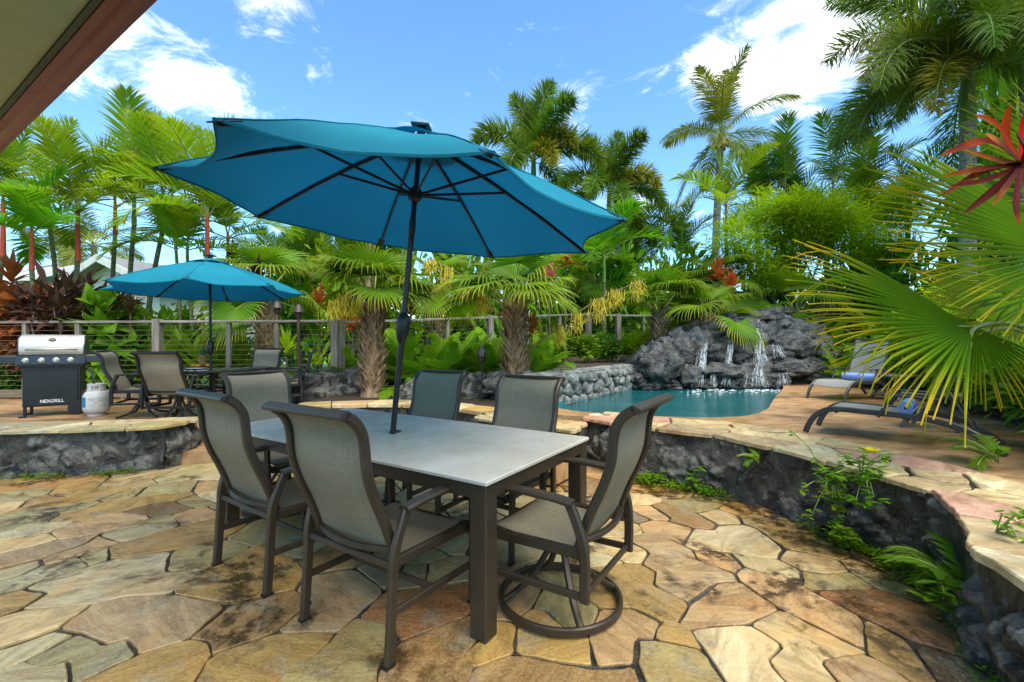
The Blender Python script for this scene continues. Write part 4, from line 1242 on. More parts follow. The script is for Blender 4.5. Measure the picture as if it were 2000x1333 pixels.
    return t
umbrella('large tilted teal umbrella standing through the dining table', (-.6014, 3.0005, 2.712), (.0217, .0990), -1.9161, 1.383, .54, 2.69, 1.42, .16)
umbrella('smaller looking teal umbrella over the round table by the fence', (-4.46, 6.72, 2.56), (R(-1), R(-1.0)), R(-68), 1.29, .47, 2.23, .93, .2)

# ---- round glass table, its chairs and fruit
M['dark_glass'] = simple('dark_glass', (.018, .02, .02), .08)
t = thing('round_table', 'round black glass table under the far umbrella', 'table', (-4.45, 6.75, .30))
MB().lathe([(.74, .645), (.75, .65), (.75, .66), (.74, .664)], 48).build('glass_top', M['dark_glass'], t, angle=40)
MB().sweep([(.75 * math.cos(a * math.pi / 24), .75 * math.sin(a * math.pi / 24), .645) for a in range(48)], rr(.03, .03, .006), (0, 0, 1), closed=True).build('table_rim', M['black_frame'], t)
for k in range(4):
    a = k * math.pi / 2 + .6
    MB().sweep(smoothpath([(.55 * math.cos(a), .55 * math.sin(a), .63), (.40 * math.cos(a), .40 * math.sin(a), .50), (.22 * math.cos(a), .22 * math.sin(a), .34), (.28 * math.cos(a), .28 * math.sin(a), .15), (.48 * math.cos(a), .48 * math.sin(a), .01)], 6),
               rr(.045, .035, .01), (-math.sin(a), math.cos(a), 0)).build('leg', M['black_frame'], t, angle=40)
MB().sweep([(.25 * math.cos(a * math.pi / 12), .25 * math.sin(a * math.pi / 12), .34) for a in range(24)], rr(.03, .02, .005), (0, 0, 1), closed=True).build('leg_ring', M['black_frame'], t)
G2 = 'black framed sling chairs around the round table'
for (x, y, rz, lab) in ((-4.40, 6.02, R(4), 'tan sling swivel chair seen from behind in front of the round table'), (-5.20, 6.42, R(-68), 'tan sling swivel chair at the left of the round table'),
                        (-4.36, 7.62, R(172), 'tan sling swivel chair at the far side of the round table, facing the camera'), (-3.62, 7.25, R(112), 'tan sling swivel chair at the right of the round table')):
    c_ = chair('swivel_chair', lab, (x, y, .302), rz, M['black_frame'], M['sling_tan'], True, G2, .86, True); c_.scale = (.98, .98, .95)
M['pine'] = simple('pineapple_skin', (.32, .17, .03), .6, var=.5, nscale=40, bump=.8, bscale=55)
M['fruit'] = simple('mango_skin', (.55, .25, .03), .4, var=.3, nscale=9)
M['leaf_plain'] = simple('pineapple_leaf', (.10, .17, .07), .5)
t = thing('pineapple', 'ripe pineapple standing on the round glass table', 'pineapple', (-4.72, 6.95, .966))
b = MB(); b.lathe([(.02, 0), (.05, .01), (.064, .05), (.066, .10), (.058, .15), (.035, .18)], 20); b.build('fruit', M['pine'], t, smooth=True)
b = MB()
for k in range(26):
    a = k * 2.4; h_ = .06 + .10 * (k / 26); o_ = .05 * (1 - k / 30)
    b.sweep([(.015 * math.cos(a), .015 * math.sin(a), .17), (.035 * math.cos(a), .035 * math.sin(a), .17 + h_ * .6), ((.03 + o_) * math.cos(a), (.03 + o_) * math.sin(a), .18 + h_)], [(-.009, 0), (0, .002), (.009, 0), (0, -.002)], (-math.sin(a), math.cos(a), 0), scale=[1, .8, .1])
b.build('crown', M['leaf_plain'], t)
for k, (dx, dy, s_, lab) in enumerate(((.16, -.12, .036, 'orange mango lying right of the pineapple'), (.06, -.20, .034, 'orange mango lying in front of the pineapple'), (-.05, -.14, .032, 'orange mango lying left of the pineapple'))):
    b = MB(); b.lathe([(s_ * math.sin(q * math.pi / 8) + 1e-4, s_ - s_ * math.cos(q * math.pi / 8) * .95) for q in range(9)], 14)
    o = b.build('mango', M['fruit'], None, smooth=True, loc=(-4.72 + dx, 6.95 + dy, .965)); o.scale = (1.3, 1, .9); tag(o, lab, 'fruit', 'mangoes on the round table')
M['paper'] = simple('white_plate', (.7, .7, .68), .4)
o = MB().lathe([(.05, 0), (.09, .004), (.12, .016), (.122, .018), (.085, .009)], 32).build('plate', M['paper'], loc=(-4.40, 6.35, .966), smooth=True); tag(o, 'pale plate on the near side of the round glass table', 'plate')

# ---- gas grill
M['steel'] = simple('brushed_steel', (.66, .62, .54), .5, .75, var=.06, nscale=3)
M['black_enamel'] = simple('black_enamel', (.012, .012, .013), .32, var=.1)
M['panel_grey'] = simple('panel_grey', (.05, .052, .056), .3, .5)
M['rubber'] = simple('rubber', (.012, .012, .012), .7)
t = thing('gas_grill', 'black gas grill with stainless lid on the left terrace', 'grill', (-6.62, 6.60, .30), R(36)); t.scale = (.74, .88, 1.0)
MB().box((0, 0, .42), (.80, .46, .56), r=.008).build('cabinet', M['black_enamel'], t)
dr = MB().box((0, -.242, .41), (.72, .02, .50), r=.005).build('cabinet_front', M['black_enamel'], t)
MB().box((0, -.256, .42), (.70, .006, .006)).build('seam', M['panel_grey'], dr)
MB().box((0, -.02, .72), (.90, .50, .05), r=.01).build('fire_box', M['black_enamel'], t)
b = MB(); pr = [(-.235, .715), (-.30, .735), (-.285, .855), (-.235, .865)]
b.add([(sx_ * .47, y, z) for sx_ in (-1, 1) for (y, z) in pr], [(0, 1, 5, 4), (1, 2, 6, 5), (2, 3, 7, 6), (3, 0, 4, 7), (3, 2, 1, 0), (4, 5, 6, 7)])
b.build('control_panel', M['panel_grey'], t)
for x in (-.345, -.135, .065, .265):
    kb = MB(); kb.lathe([(.036, 0), (.036, .012), (.027, .016), (.024, .045), (.018, .05)], 20)
    o = kb.build('knob', M['steel'], t, angle=40, loc=(x, -.293, .79), rot=(R(83), 0, 0)); o.scale = (1.3, 1, 1); MB().box((0, 0, .048), (.008, .04, .012)).build('knob_grip', M['steel'], o)
for s_ in (-1, 1):
    sh = MB(); sh.box((s_ * .61, -.01, .845), (.30, .46, .035), r=.008); sh.build('side_shelf', M['black_enamel'], t)
    MB().box((s_ * .61, -.245, .80), (.29, .02, .10), r=.005).build('shelf_front', M['panel_grey'], t)
b = MB(); pr = smoothpath([(0, -.25, .87), (0, -.265, .93), (0, -.25, 1.02), (0, -.17, 1.115), (0, -.02, 1.15), (0, .16, 1.13), (0, .235, 1.02), (0, .24, .87)], 4); n = len(pr)
vs = [(-.44, p.y, p.z) for p in pr] + [(.44, p.y, p.z) for p in pr]
b.add(vs, [(i, n + i, n + i + 1, i + 1) for i in range(n - 1)] + [tuple(range(n - 1, -1, -1)), tuple(range(n, 2 * n))])
ld = b.build('lid', M['steel'], t, angle=35)
for s_ in (-1, 1):
    e_ = MB(); e_.add([(s_ * (.44 + k * .02), p.y * 1.01, .87 + (p.z - .87) * 1.01) for k in (0, 1) for p in pr], [(i, n + i, n + i + 1, i + 1) for i in range(n - 1)] + [tuple(range(n)), tuple(range(2 * n - 1, n - 1, -1))])
    e_.build('lid_end', M['panel_grey'], ld)
MB().tube([(-.34, -.27, .94), (-.34, -.315, .945), (.34, -.315, .945), (.34, -.27, .94)], .013, 10).build('lid_handle', M['steel'], ld, smooth=True)
MB().lathe([(.052, 0), (.052, .008), (.042, .012), (.042, .008)], 24).build('badge', M['black_enamel'], ld, loc=(0, -.215, 1.075), rot=(R(48), 0, 0)).scale = (1.1, .6, 1)
for (x, y) in ((-.37, -.2), (-.37, .2), (.37, .2), (.37, -.2)):
    MB().box((x, y, .16), (.045, .045, .30), r=.005).build('leg', M['black_enamel'], t)
for y in (-.2, .2): MB().box((-.40, y - .02, .012), (.09, .10, .024), r=.006).build('foot', M['black_enamel'], t)
for y in (-.27, .24):
    w = MB(); w.lathe([(.03, -.025), (.075, -.022), (.098, -.02), (.102, -.012), (.102, .012), (.098, .02), (.075, .022), (.03, .025)], 28); o = w.build('wheel', M['rubber'], t, angle=30, loc=(.355, y, .105), rot=(R(90), 0, 0)); o.scale = (1.35, 1, 1)
    for k in range(5):
        a = k * 2 * math.pi / 5; MB().box((.045 * math.cos(a), .045 * math.sin(a), .026), (.06, .014, .008), Matrix.Rotation(a, 3, 'Z')).build('spoke', M['panel_grey'], o)
fc = bpy.data.curves.new('lettering', 'FONT'); fc.body = 'NEXGRILL'; fc.size = .062; fc.align_x = 'CENTER'; fc.extrude = .001; fc.offset = .0012
M['white_print'] = simple('white_print', (.75, .75, .75), .5); fc.materials.append(M['white_print'])
tmp = bpy.data.objects.new('lettering', fc); COL.objects.link(tmp); bpy.context.view_layer.update()
fm = bpy.data.meshes.new_from_object(tmp); bpy.data.objects.remove(tmp)
o = ob('lettering', fm, t, (.0, -.2545, .195), (R(90), 0, 0)); o.scale = (1.15, 1, 1)
t2 = thing('propane_tank', 'white propane tank standing right of the grill', 'gas tank', (-5.93, 6.50, .30))
M['tank'] = simple('tank_paint', (.66, .65, .61), .4, var=.07)
M['blue_label'] = simple('blue_label', (.03, .20, .36), .5, var=.3, nscale=20)
M['label_white'] = simple('paper_label', (.62, .57, .52), .5, var=.2, nscale=30)
MB().lathe([(.10, 0), (.105, .03), (.09, .03), (.13, .05), (.152, .09), (.155, .13), (.155, .25), (.150, .29), (.125, .335), (.07, .36), (.02, .365)], 32).build('tank_body', M['tank'], t2, angle=35)
MB().sweep([(.155 * math.cos(q), .155 * math.sin(q), .2) for q in [R(-150 + 6 * i) for i in range(10)]], rr(.14, .003, .001), (0, 0, 1)).build('blue_label', M['blue_label'], t2)
MB().sweep([(.155 * math.cos(q), .155 * math.sin(q), .2) for q in [R(-84 + 6 * i) for i in range(13)]], rr(.13, .003, .001), (0, 0, 1)).build('paper_label', M['label_white'], t2)
b = MB()
for a0 in (-2.6, -.5, 1.6): b.sweep([(.10 * math.cos(a0 + .3 * k), .10 * math.sin(a0 + .3 * k), .39) for k in range(5)], rr(.09, .005, .002), (0, 0, 1))
b.sweep([(.10 * math.cos(a * math.pi / 12), .10 * math.sin(a * math.pi / 12), .44) for a in range(24)], rr(.03, .008, .002), (0, 0, 1), closed=True)
b.build('collar', M['tank'], t2)
MB().lathe([(.02, .36), (.02, .41), (.03, .412), (.03, .425)], 14).build('valve', M['steel'], t2)
MB().tube(smoothpath([(0, 0, .40), (-.02, -.04, .5), (-.08, .02, .62), (-.16, .1, .60), (-.3, .12, .72)], 6), .009, 6).build('gas_hose', M['rubber'], t2)

# ---- loungers, towels, side tables
def lounger(label, loc, rz, ang, sc=.78):
    t = thing('chaise_lounge', label, 'lounge chair', loc, rz, 'pool loungers'); t.scale = (sc,) * 3
    wy = .31
    side = smoothpath([(0, 0, 0), (.05, 0, .13), (.13, 0, .235), (.28, 0, .300), (.65, 0, .300), (1.0, 0, .285), (1.28, 0, .235), (1.48, 0, .13), (1.62, 0, 0)], 4)
    for s_ in (-1, 1):
        MB().sweep([Vector((p.x, s_ * wy, p.z)) for p in side], rr(.03, .06, .01), (0, 1, 0)).build('side_rail', M['grey_frame'], t, angle=40)
    b = MB(); vs = []; fs = []; seat = smoothpath([(.12, 0, .235), (.20, 0, .292), (.30, 0, .318), (.7, 0, .308), (1.02, 0, .302)], 4)
    for p in seat:
        for q in range(7): u = -1 + q / 3; vs.append((p.x, u * (wy - .012), p.z - .02 * (1 - u * u)))
    nn = len(vs); vs += [(x, y, z - .008) for x, y, z in vs]
    for i in range(len(seat) - 1):
        for q in range(6): a = i * 7 + q; fs += [(a, a + 7, a + 8, a + 1), (nn + a, nn + a + 1, nn + a + 8, nn + a + 7)]
    b.add(vs, fs); b.build('seat_sling', M['sling_grey'], t, smooth=True)
    ca, sa = math.cos(ang), math.sin(ang); px0, pz0 = 1.02, .305
    bk = lambda s_, y, o_=0: Vector((px0 + ca * s_ - sa * o_, y, pz0 + sa * s_ + ca * o_))
    for s_ in (-1, 1): MB().sweep([bk(-.02, s_ * (wy - .035)), bk(.40, s_ * (wy - .035)), bk(.76, s_ * (wy - .035))], rr(.028, .045, .008), (0, 1, 0)).build('back_rail', M['grey_frame'], t, angle=40)
    MB().sweep([bk(.76, -wy + .02), bk(.76, wy - .02)], rr(.03, .03, .008), (0, 0, 1)).build('back_top_bar', M['grey_frame'], t)
    b = MB(); vs = []; fs = []
    for i in range(7):
        for q in range(7): u = -1 + q / 3; vs.append(bk(.0 + .77 * i / 6, u * (wy - .05), .012 - .025 * (1 - u * u)))
    nn = len(vs); vs += [v - Vector((-sa, 0, ca)) * .008 for v in vs]
    for i in range(6):
        for q in range(6): a = i * 7 + q; fs += [(a, a + 7, a + 8, a + 1), (nn + a, nn + a + 1, nn + a + 8, nn + a + 7)]
    b.add(vs, fs); b.build('back_sling', M['sling_grey'], t, smooth=True)
    for s_ in (-1, 1):
        MB().sweep([bk(.34, s_ * (wy - .06), -.02), Vector((1.42, s_ * (wy - .06), .20))], rr(.022, .022, .005), (0, 1, 0)).build('back_prop', M['grey_frame'], t)
        MB().sweep(smoothpath([(.62, s_ * (wy + .035), .495), (.68, s_ * (wy + .035), .51), (.9, s_ * (wy + .035), .505), (1.17, s_ * (wy + .035), .49)], 3), rr(.05, .024, .008), (0, 1, 0)).build('arm', M['grey_frame'], t, angle=40)
        MB().sweep([(.80, s_ * (wy + .028), .50), (.68, s_ * (wy + .028), .26)], rr(.024, .034, .006), (0, 1, 0)).build('arm_post', M['grey_frame'], t)
        MB().sweep([(1.15, s_ * (wy + .028), .49), (1.02, s_ * (wy + .028), .30), (.96, s_ * (wy + .028), .235)], rr(.024, .034, .006), (0, 1, 0)).build('arm_post', M['grey_frame'], t)
    for x, z in ((.30, .27), (1.25, .22)): MB().sweep([(x, -wy, z), (x, wy, z)], rr(.03, .03, .007), (0, 0, 1)).build('cross_bar', M['grey_frame'], t)
    return t
A = P(1573, 845, ZD); B_ = P(1961, 893, ZD); ax = (B_ - A).normalized(); pr_ = Vector((-ax.y, ax.x, 0))
o0 = A + pr_ * .25; rzl = math.atan2(ax.y, ax.x)
lounger('grey sling chaise lounge nearest the curved wall', (o0.x, o0.y, ZD + .006), rzl, R(58), .79)
A2 = P(1648, 787, ZD); B2 = P(1578, 778, ZD); mid = (A2 + B2) / 2; d2 = (B2 - A2).normalized(); ax2 = Vector((d2.y, -d2.x, 0)); rz2 = math.atan2(ax2.y, ax2.x) + R(4)
lounger('grey sling chaise lounge at the far end of the pool deck', (mid.x, mid.y, ZD + .006), rz2, R(70), .86)
def towel_mat():
    m, nt, bs, out = mat('blue_towel'); N = NT(nt)
    v = N.coord('Object'); n = N.noise(v, 90, 3)
    N.put(bs.inputs['Base Color'], N.mix(n, (.16, .26, .60), (.34, .45, .80))); bs.inputs['Roughness'].default_value = .95
    N.put(bs.inputs['Normal'], N.bump(n, .6, .006))
    return m
M['towel'] = towel_mat()
def towel(label, loc, rz, r0=.06, ln=.42):
    b = MB(); vs = []; fs = []; n = 56
    sp_ = []
    for i in range(n):
        a = i / n * 2 * math.pi * 3.0; r_ = .012 + (r0 - .012) * i / n
        sp_.append(((r_ + .0065) * math.cos(a), (r_ + .0065) * math.sin(a), (r_ - .0065) * math.cos(a), (r_ - .0065) * math.sin(a)))
    for (x1, z1, x2, z2) in sp_: vs += [(x1, -ln / 2, z1), (x1, ln / 2, z1), (x2, ln / 2, z2), (x2, -ln / 2, z2)]
    for i in range(n - 1):
        a = i * 4
        for k in range(4): fs.append((a + k, a + (k + 1) % 4, a + 4 + (k + 1) % 4, a + 4 + k))
    fs += [(0, 3, 2, 1), tuple((n - 1) * 4 + k for k in range(4))]
    b.add(vs, fs); o = b.build('rolled_towel', M['towel'], None, angle=50, loc=loc, rot=(0, 0, rz)); return tag(o, label, 'towel', 'rolled blue towels on the loungers')
q = Matrix.Rotation(rzl, 3, 'Z'); tp = Vector((o0.x, o0.y, ZD)) + q @ Vector((.90 * .79, 0, .315 * .79 + .052)); towel('rolled blue towel on the nearest chaise lounge', tp, rzl, .055, .40)
q = Matrix.Rotation(rz2, 3, 'Z'); tp = Vector((mid.x, mid.y, ZD)) + q @ Vector((.90 * .86, 0, .315 * .86 + .052)); towel('rolled blue towel on the far chaise lounge', tp, rz2, .055, .46)
M['side_wood'] = wood_mat('side_table_slats', (.07, .06, .05), (.19, .17, .145), axis=(.08, 1, 1))
def side_table(label, loc, rz, w=.42, h=.36):
    t = thing('side_table', label, 'side table', loc, rz, 'slatted side tables by the loungers')
    for k in range(7): MB().box((0, -w / 2 + (k + .5) * w / 7, h - .012), (w, w / 7 - .008, .02), r=.003).build('slat', M['side_wood'], t)
    MB().box((0, 0, h - .032), (w - .06, w - .06, .02)).build('frame', M['side_wood'], t)
    for sx_ in (-1, 1):
        for sy in (-1, 1): MB().sweep(smoothpath([(sx_ * (w / 2 - .04), sy * (w / 2 - .04), h - .03), (sx_ * (w / 2 - .07), sy * (w / 2 - .07), h * .45), (sx_ * (w / 2 - .02), sy * (w / 2 - .02), 0)], 4), rr(.04, .028, .006), (1, 0, 0)).build('leg', M['side_wood'], t, angle=40)
    return t
p = P(1763, 783, ZD); side_table('slatted brown side table between the two loungers', (p.x, p.y + .12, ZD + .004), R(12), .44, .36)
p = P(1840, 852, ZD); side_table('slatted brown side table tucked behind the nearest lounger', (p.x + .28, p.y + .42, ZD + .004), rzl, .44, .34)

# ---- torches and lantern stakes
M['torch_wood'] = wood_mat('torch_bamboo', (.05, .03, .018), (.14, .09, .055))
M['torch_metal'] = simple('torch_metal', (.06, .045, .04), .5, .4)
def torch(label, px, py, d, zb):
    g = W(px, py, d); t = thing('tiki_torch', label, 'torch', (g.x, g.y, zb), group='brown torches by the fence'); h_ = g.z - zb
    MB().lathe([(.03, 0), (.028, h_ * .5), (.026, h_ - .16)], 12).build('pole', M['torch_wood'], t, angle=40)
    MB().lathe([(.03, h_ - .17), (.055, h_ - .13), (.055, h_ - .06), (.03, h_ - .04)], 14).build('fuel_pot', M['torch_metal'], t, angle=40)
    MB().lathe([(.10, h_ - .05), (.075, h_ + .02), (.045, h_ + .07), (.012, h_ + .10)], 16).build('snuffer_cap', M['torch_metal'], t, angle=40)
torch('brown garden torch with cone cap standing nearest the fence corner', 583, 605, 8.0, .30)
torch('brown garden torch half hidden under the far umbrella rim', 541, 597, 8.6, .30)
def lantern(label, px, py, d, zb, s_=1.0):
    g = W(px, py, d); t = thing('lantern_stake', label, 'garden light', (g.x, g.y, zb), group='black lantern stakes in the bed'); h_ = g.z - zb
    MB().lathe([(.012, -.05), (.012, h_ - .13)], 10).build('stake', M['black_enamel'], t)
    MB().lathe([(.014, h_ - .14), (.04, h_ - .10), (.055, h_ - .04)], 16).build('cup', M['black_enamel'], t, angle=40)
    b = MB()
    for k in range(8):
        a = k * math.pi / 4; b.sweep([(.055 * math.cos(a), .055 * math.sin(a), h_ - .04), (.064 * math.cos(a), .064 * math.sin(a), h_ + .03), (.055 * math.cos(a), .055 * math.sin(a), h_ + .09)], rr(.008, .006, .001), (-math.sin(a), math.cos(a), 0))
    b.build('cage', M['black_enamel'], t)
    MB().lathe([(.045, h_ - .035), (.052, h_ + .03), (.045, h_ + .085)], 14).build('diffuser', simple('frosted_insert', (.10, .10, .10), .4), t, angle=40)
    MB().lathe([(.060, h_ + .088), (.055, h_ + .105), (.02, h_ + .115)], 16).build('cap', M['black_enamel'], t, angle=40)
lantern('black lantern stake left of the right stocky palm', 941, 692, 6.75, .47)
lantern('small black lantern stake among the ferns behind the umbrella pole', 835, 672, 8.2, .47)
# ================================================================== vegetation
ZUP = Vector((0, 0, 1))
def strip_leaf(b, T, base, d, side, n_, length, width, droop, st=4, fold=0.0, t0=0.0, prof=None, curl=0.0):
    "a leaf blade: strip along d bending down; T collects the tip attribute"
    p = base.copy(); d = d.normalized(); vs = []; prof = prof or (.55, 1.0, .72, .0)
    m_ = len(prof)
    for k in range(m_):
        s_ = k / (m_ - 1)
        sd = d.cross(n_)
        if sd.length < 1e-4: sd = side
        sd.normalize()
        w = width * prof[k] * .5
        if fold: vs += [p - sd * w + ZUP * 0, p - n_ * (fold * w), p + sd * w]; T += [t0 + (1 - t0) * s_] * 3
        else: vs += [p - sd * w, p + sd * w]; T += [t0 + (1 - t0) * s_] * 2
        d = (d - ZUP * (droop * (.4 + s_)) / (m_ - 1)).normalized()
        p = p + d * (length / (m_ - 1))
    fs = []; c = 3 if fold else 2
    for k in range(m_ - 1):
        for q in range(c - 1): fs.append((k * c + q, k * c + q + 1, (k + 1) * c + q + 1, (k + 1) * c + q))
    b.add(vs, fs)
def rachis(L, pitch, bend, n=14, power=1.3):
    pts = []; p = Vector((0, 0, 0))
    for i in range(n + 1):
        t = i / n; a = R(pitch - bend * t ** power); pts.append(p.copy())
        p = p + Vector((math.cos(a), 0, math.sin(a))) * (L / n)
    return pts
def at_path(pts, t):
    f_ = t * (len(pts) - 1); i = min(int(f_), len(pts) - 2)
    return pts[i].lerp(pts[i + 1], f_ - i), (pts[i + 1] - pts[i]).normalized()
def feather(name, L, n, ll, lw, pitch, bend, mats, vdeg=20, droop=.6, plume=False, seed=0, start=.16, rr_=.016, power=1.3):
    r3 = random.Random(seed); b = MB(); T = []
    pts = rachis(L, pitch, bend, 14, power)
    o = len(b.v); b.tube(pts, rr_, 5, 1, [1 - .8 * i / 14 for i in range(15)], (0, 1, 0)); T += [0.0] * (len(b.v) - o)
    for i in range(n):
        t = start + (1 - start) * (i + r3.uniform(-.3, .3)) / n
        t = min(.995, max(start, t)); p, tg = at_path(pts, t); s0 = Vector((0, 1, 0)); up = s0.cross(tg) * -1
        if up.z < 0 and abs(tg.z) < .95: up = -up
        u = (t - start) / (1 - start); ln = ll * (.55 + .75 * math.sin(math.pi * min(1, u * .8 + .18))) * r3.uniform(.88, 1.08) * (1 - .45 * max(0, u - .8) / .2)
        phi = R(68 - 40 * u)
        if plume:
            for k in range(2):
                psi = r3.uniform(0, 2 * math.pi); rad = s0 * math.cos(psi) + up * math.sin(psi)
                ph = R(60 - 18 * u + r3.uniform(-12, 12))
                d = tg * math.cos(ph) + rad * math.sin(ph)
                strip_leaf(b, T, p, d, s0, tg.cross(d).normalized() if tg.cross(d).length > 1e-3 else up, ln * r3.uniform(.8, 1.05), lw, droop * r3.uniform(.5, 1.1))
        else:
            for sg in (-1, 1):
                v = R(vdeg + r3.uniform(-9, 9)); rad = s0 * (sg * math.cos(v)) + up * math.sin(v)
                d = tg * math.cos(phi) + rad * math.sin(phi)
                strip_leaf(b, T, p, d, s0, up, ln, lw, droop * r3.uniform(.6, 1.25))
    b.t = T; b.m = b.m
    return b.mesh(name, mats)
def fan(name, Lp, Rf, n, pitch, pbend, tilt, mats, span=118, droop=.9, hang=.35, seed=0, split=.5, fold=.35, st=8, rp=.014):
    "petiole from the origin, then a pleated blade whose free tips droop; tilt = blade against the petiole"
    r3 = random.Random(seed); b = MB(); T = []
    pts = rachis(Lp, pitch, pbend, 8)
    o = len(b.v); b.tube(pts, rp, 6, 1, [1.25 - .55 * i / 8 for i in range(9)], (0, 1, 0)); T += [0.0] * (len(b.v) - o)
    hub = pts[-1]; tg = (pts[-1] - pts[-2]).normalized(); s0 = Vector((0, 1, 0)); up = tg.cross(s0); up = up if up.z > 0 else -up
    ct, stt = math.cos(R(tilt)), math.sin(R(tilt))
    fw = tg * ct - up * stt; up2 = up * ct + tg * stt
    dth = 2 * R(span) / n
    for i in range(n):
        th = -R(span) + dth * (i + .5); ln = Rf * (.80 + .20 * math.cos(th * .75)) * r3.uniform(.93, 1.05)
        d = fw * math.cos(th) + s0 * math.sin(th)
        d = (d + up2 * (.22 - .10 * abs(math.cos(th)))).normalized()        # slight cup
        dr = droop * r3.uniform(.7, 1.3); hg = 1.0 if r3.random() < hang else 0.0
        p = hub.copy(); vs = []; sp = split * r3.uniform(.9, 1.1)
        hb = r3.uniform(.55, .72)
        for k in range(st + 1):
            s_ = k / st; r_ = ln * s_
            w = 2 * Rf * s_ * math.tan(dth / 2) * 1.06 if s_ < sp else 2 * Rf * sp * math.tan(dth / 2) * 1.06 * max(0, 1 - ((s_ - sp) / (1 - sp)) ** 1.5)
            w = max(w, .006) * .5
            n2 = (d.cross(s0.cross(d))); n2 = up2 - d * up2.dot(d)
            if n2.length < 1e-3: n2 = d.orthogonal()
            n2.normalize(); sd = d.cross(n2)
            vs += [p - sd * w, p + n2 * (w * fold * 1.6), p + sd * w]; T += [s_] * 3
            g_ = dr * (.15 + max(0, s_ - .3) ** 1.2 * 2.2) / st
            if hg and s_ > hb: g_ += 4.2 / st
            d = (d - ZUP * g_).normalized()
            p = p + d * (ln / st)
        fs = []
        for k in range(st):
            for q in (0, 1): fs.append((k * 3 + q, k * 3 + q + 1, (k + 1) * 3 + q + 1, (k + 1) * 3 + q))
        b.add(vs, fs)
    b.t = T; b.rib = [0.0] * (len(T) - 3 * (st + 1) * n) + [0.0, 1.0, 0.0] * ((st + 1) * n)
    return b.mesh(name, mats)
def trunk_mesh(name, h, r0, r1, material, ring=0.0, lean=(0, 0), k=14, n=24, bulge=0.0, seed=0):
    b = MB(); path = []; sc = []
    for i in range(n + 1):
        t = i / n; path.append((lean[0] * t * t, lean[1] * t * t, h * t))
        r_ = r0 + (r1 - r0) * t + bulge * math.exp(-t * 14)
        sc.append(r_ * (1 + ring * (1 if i % 2 else -1)) * (1 + .05 * noise.noise(Vector((seed, t * 9, 0)))))
    b.tube(path, 1.0, k, 0, sc, (1, 0, 0))
    return b.mesh(name, material, angle=50)

# leaf and bark materials
M['stalk'] = simple('leaf_stalk', (.20, .24, .05), .5, var=.2)
M['stalk_brown'] = simple('brown_stalk', (.19, .12, .05), .6, var=.3)
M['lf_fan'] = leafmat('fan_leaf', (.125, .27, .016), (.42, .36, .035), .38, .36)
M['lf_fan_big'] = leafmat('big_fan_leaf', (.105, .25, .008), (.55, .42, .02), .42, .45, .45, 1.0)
M['lf_lip'] = leafmat('lipstick_leaf', (.16, .29, .016), (.42, .38, .05), .42, .40)
M['lf_lip2'] = leafmat('fresh_palm_leaf', (.09, .29, .014), (.24, .36, .03), .40, .40)
M['lf_fox'] = leafmat('foxtail_leaf', (.085, .175, .018), (.18, .22, .025), .30, .42)
M['lf_foxy'] = leafmat('foxtail_old_leaf', (.20, .20, .014), (.52, .36, .03), .36, .45, .2, .9)
M['lf_coco'] = leafmat('coconut_leaf', (.13, .17, .026), (.38, .30, .06), .30, .45)
M['lf_dark'] = leafmat('dark_palm_leaf', (.06, .155, .018), (.12, .21, .022), .28, .45)
M['lf_fern'] = leafmat('fern_leaf', (.13, .30, .012), (.24, .38, .02), .42, .5)
M['lf_lime'] = leafmat('lime_leaf', (.22, .42, .012), (.28, .46, .018), .45, .5)
M['lf_bush'] = leafmat('shrub_leaf', (.075, .20, .014), (.13, .26, .02), .32, .45)
M['lf_mid'] = leafmat('mid_green_leaf', (.11, .26, .012), (.18, .32, .02), .35, .45)
M['lf_maroon'] = leafmat('maroon_leaf', (.075, .04, .024), (.17, .10, .04), .25, .4)
M['lf_rust'] = leafmat('rust_leaf', (.36, .10, .025), (.52, .25, .05), .35, .4)
M['lf_red'] = leafmat('red_bract', (.42, .035, .018), (.50, .13, .03), .35, .35)
M['lf_broma'] = leafmat('bromeliad_leaf', (.085, .014, .006), (.55, .12, .002), .15, .5, .25, .8, spec=.03)
M['lf_bromr'] = leafmat('bromeliad_red_leaf', (.30, .004, .004), (.40, .022, .003), .12, .5, spec=.03)
M['lf_pink'] = leafmat('pink_bract', (.55, .12, .10), (.60, .28, .2), .35, .4)
M['flower'] = leafmat('yellow_flower', (.70, .50, .01), (.80, .55, .02), .3, .5)
M['tassel'] = simple('flower_tassel', (.50, .40, .02), .7, var=.25, nscale=12)
def bark(name, lo, hi, sc=(1, 1, .25), rings=0.0):
    m, nt, bs, out = mat(name); N = NT(nt)
    v = N.coord('Object', sc); n = N.noise(v, 16, 7, .7, .3)
    c = N.mix(N.ramp(n, .3, .7), lo, hi)
    if rings:
        wv = N.n('ShaderNodeTexWave', wave_type='BANDS', bands_direction='Z'); N.put(wv.inputs['Vector'], N.coord('Object')); wv.inputs['Scale'].default_value = rings; wv.inputs['Distortion'].default_value = 1.2
        c = N.mix(N.ramp(wv.outputs['Fac'], .85, 1.0, 0, .8), c, tuple(x * .5 for x in lo))
    N.put(bs.inputs['Base Color'], c); bs.inputs['Roughness'].default_value = .75
    N.put(bs.inputs['Normal'], N.bump(n, .6, .02))
    return m
M['bark_fiber'] = bark('fibrous_bark', (.11, .062, .028), (.36, .24, .13))
M['bark_grey'] = bark('grey_palm_bark', (.14, .125, .10), (.32, .29, .24), rings=2.2)
M['bark_green'] = bark('green_palm_bark', (.055, .065, .022), (.17, .18, .07), rings=3.0)
M['shaft_red'] = bark('red_crownshaft', (.33, .035, .018), (.50, .085, .03))
M['shaft_green'] = bark('green_crownshaft', (.08, .17, .03), (.16, .26, .05))
M['twig'] = bark('twig_bark', (.07, .05, .035), (.19, .14, .10))

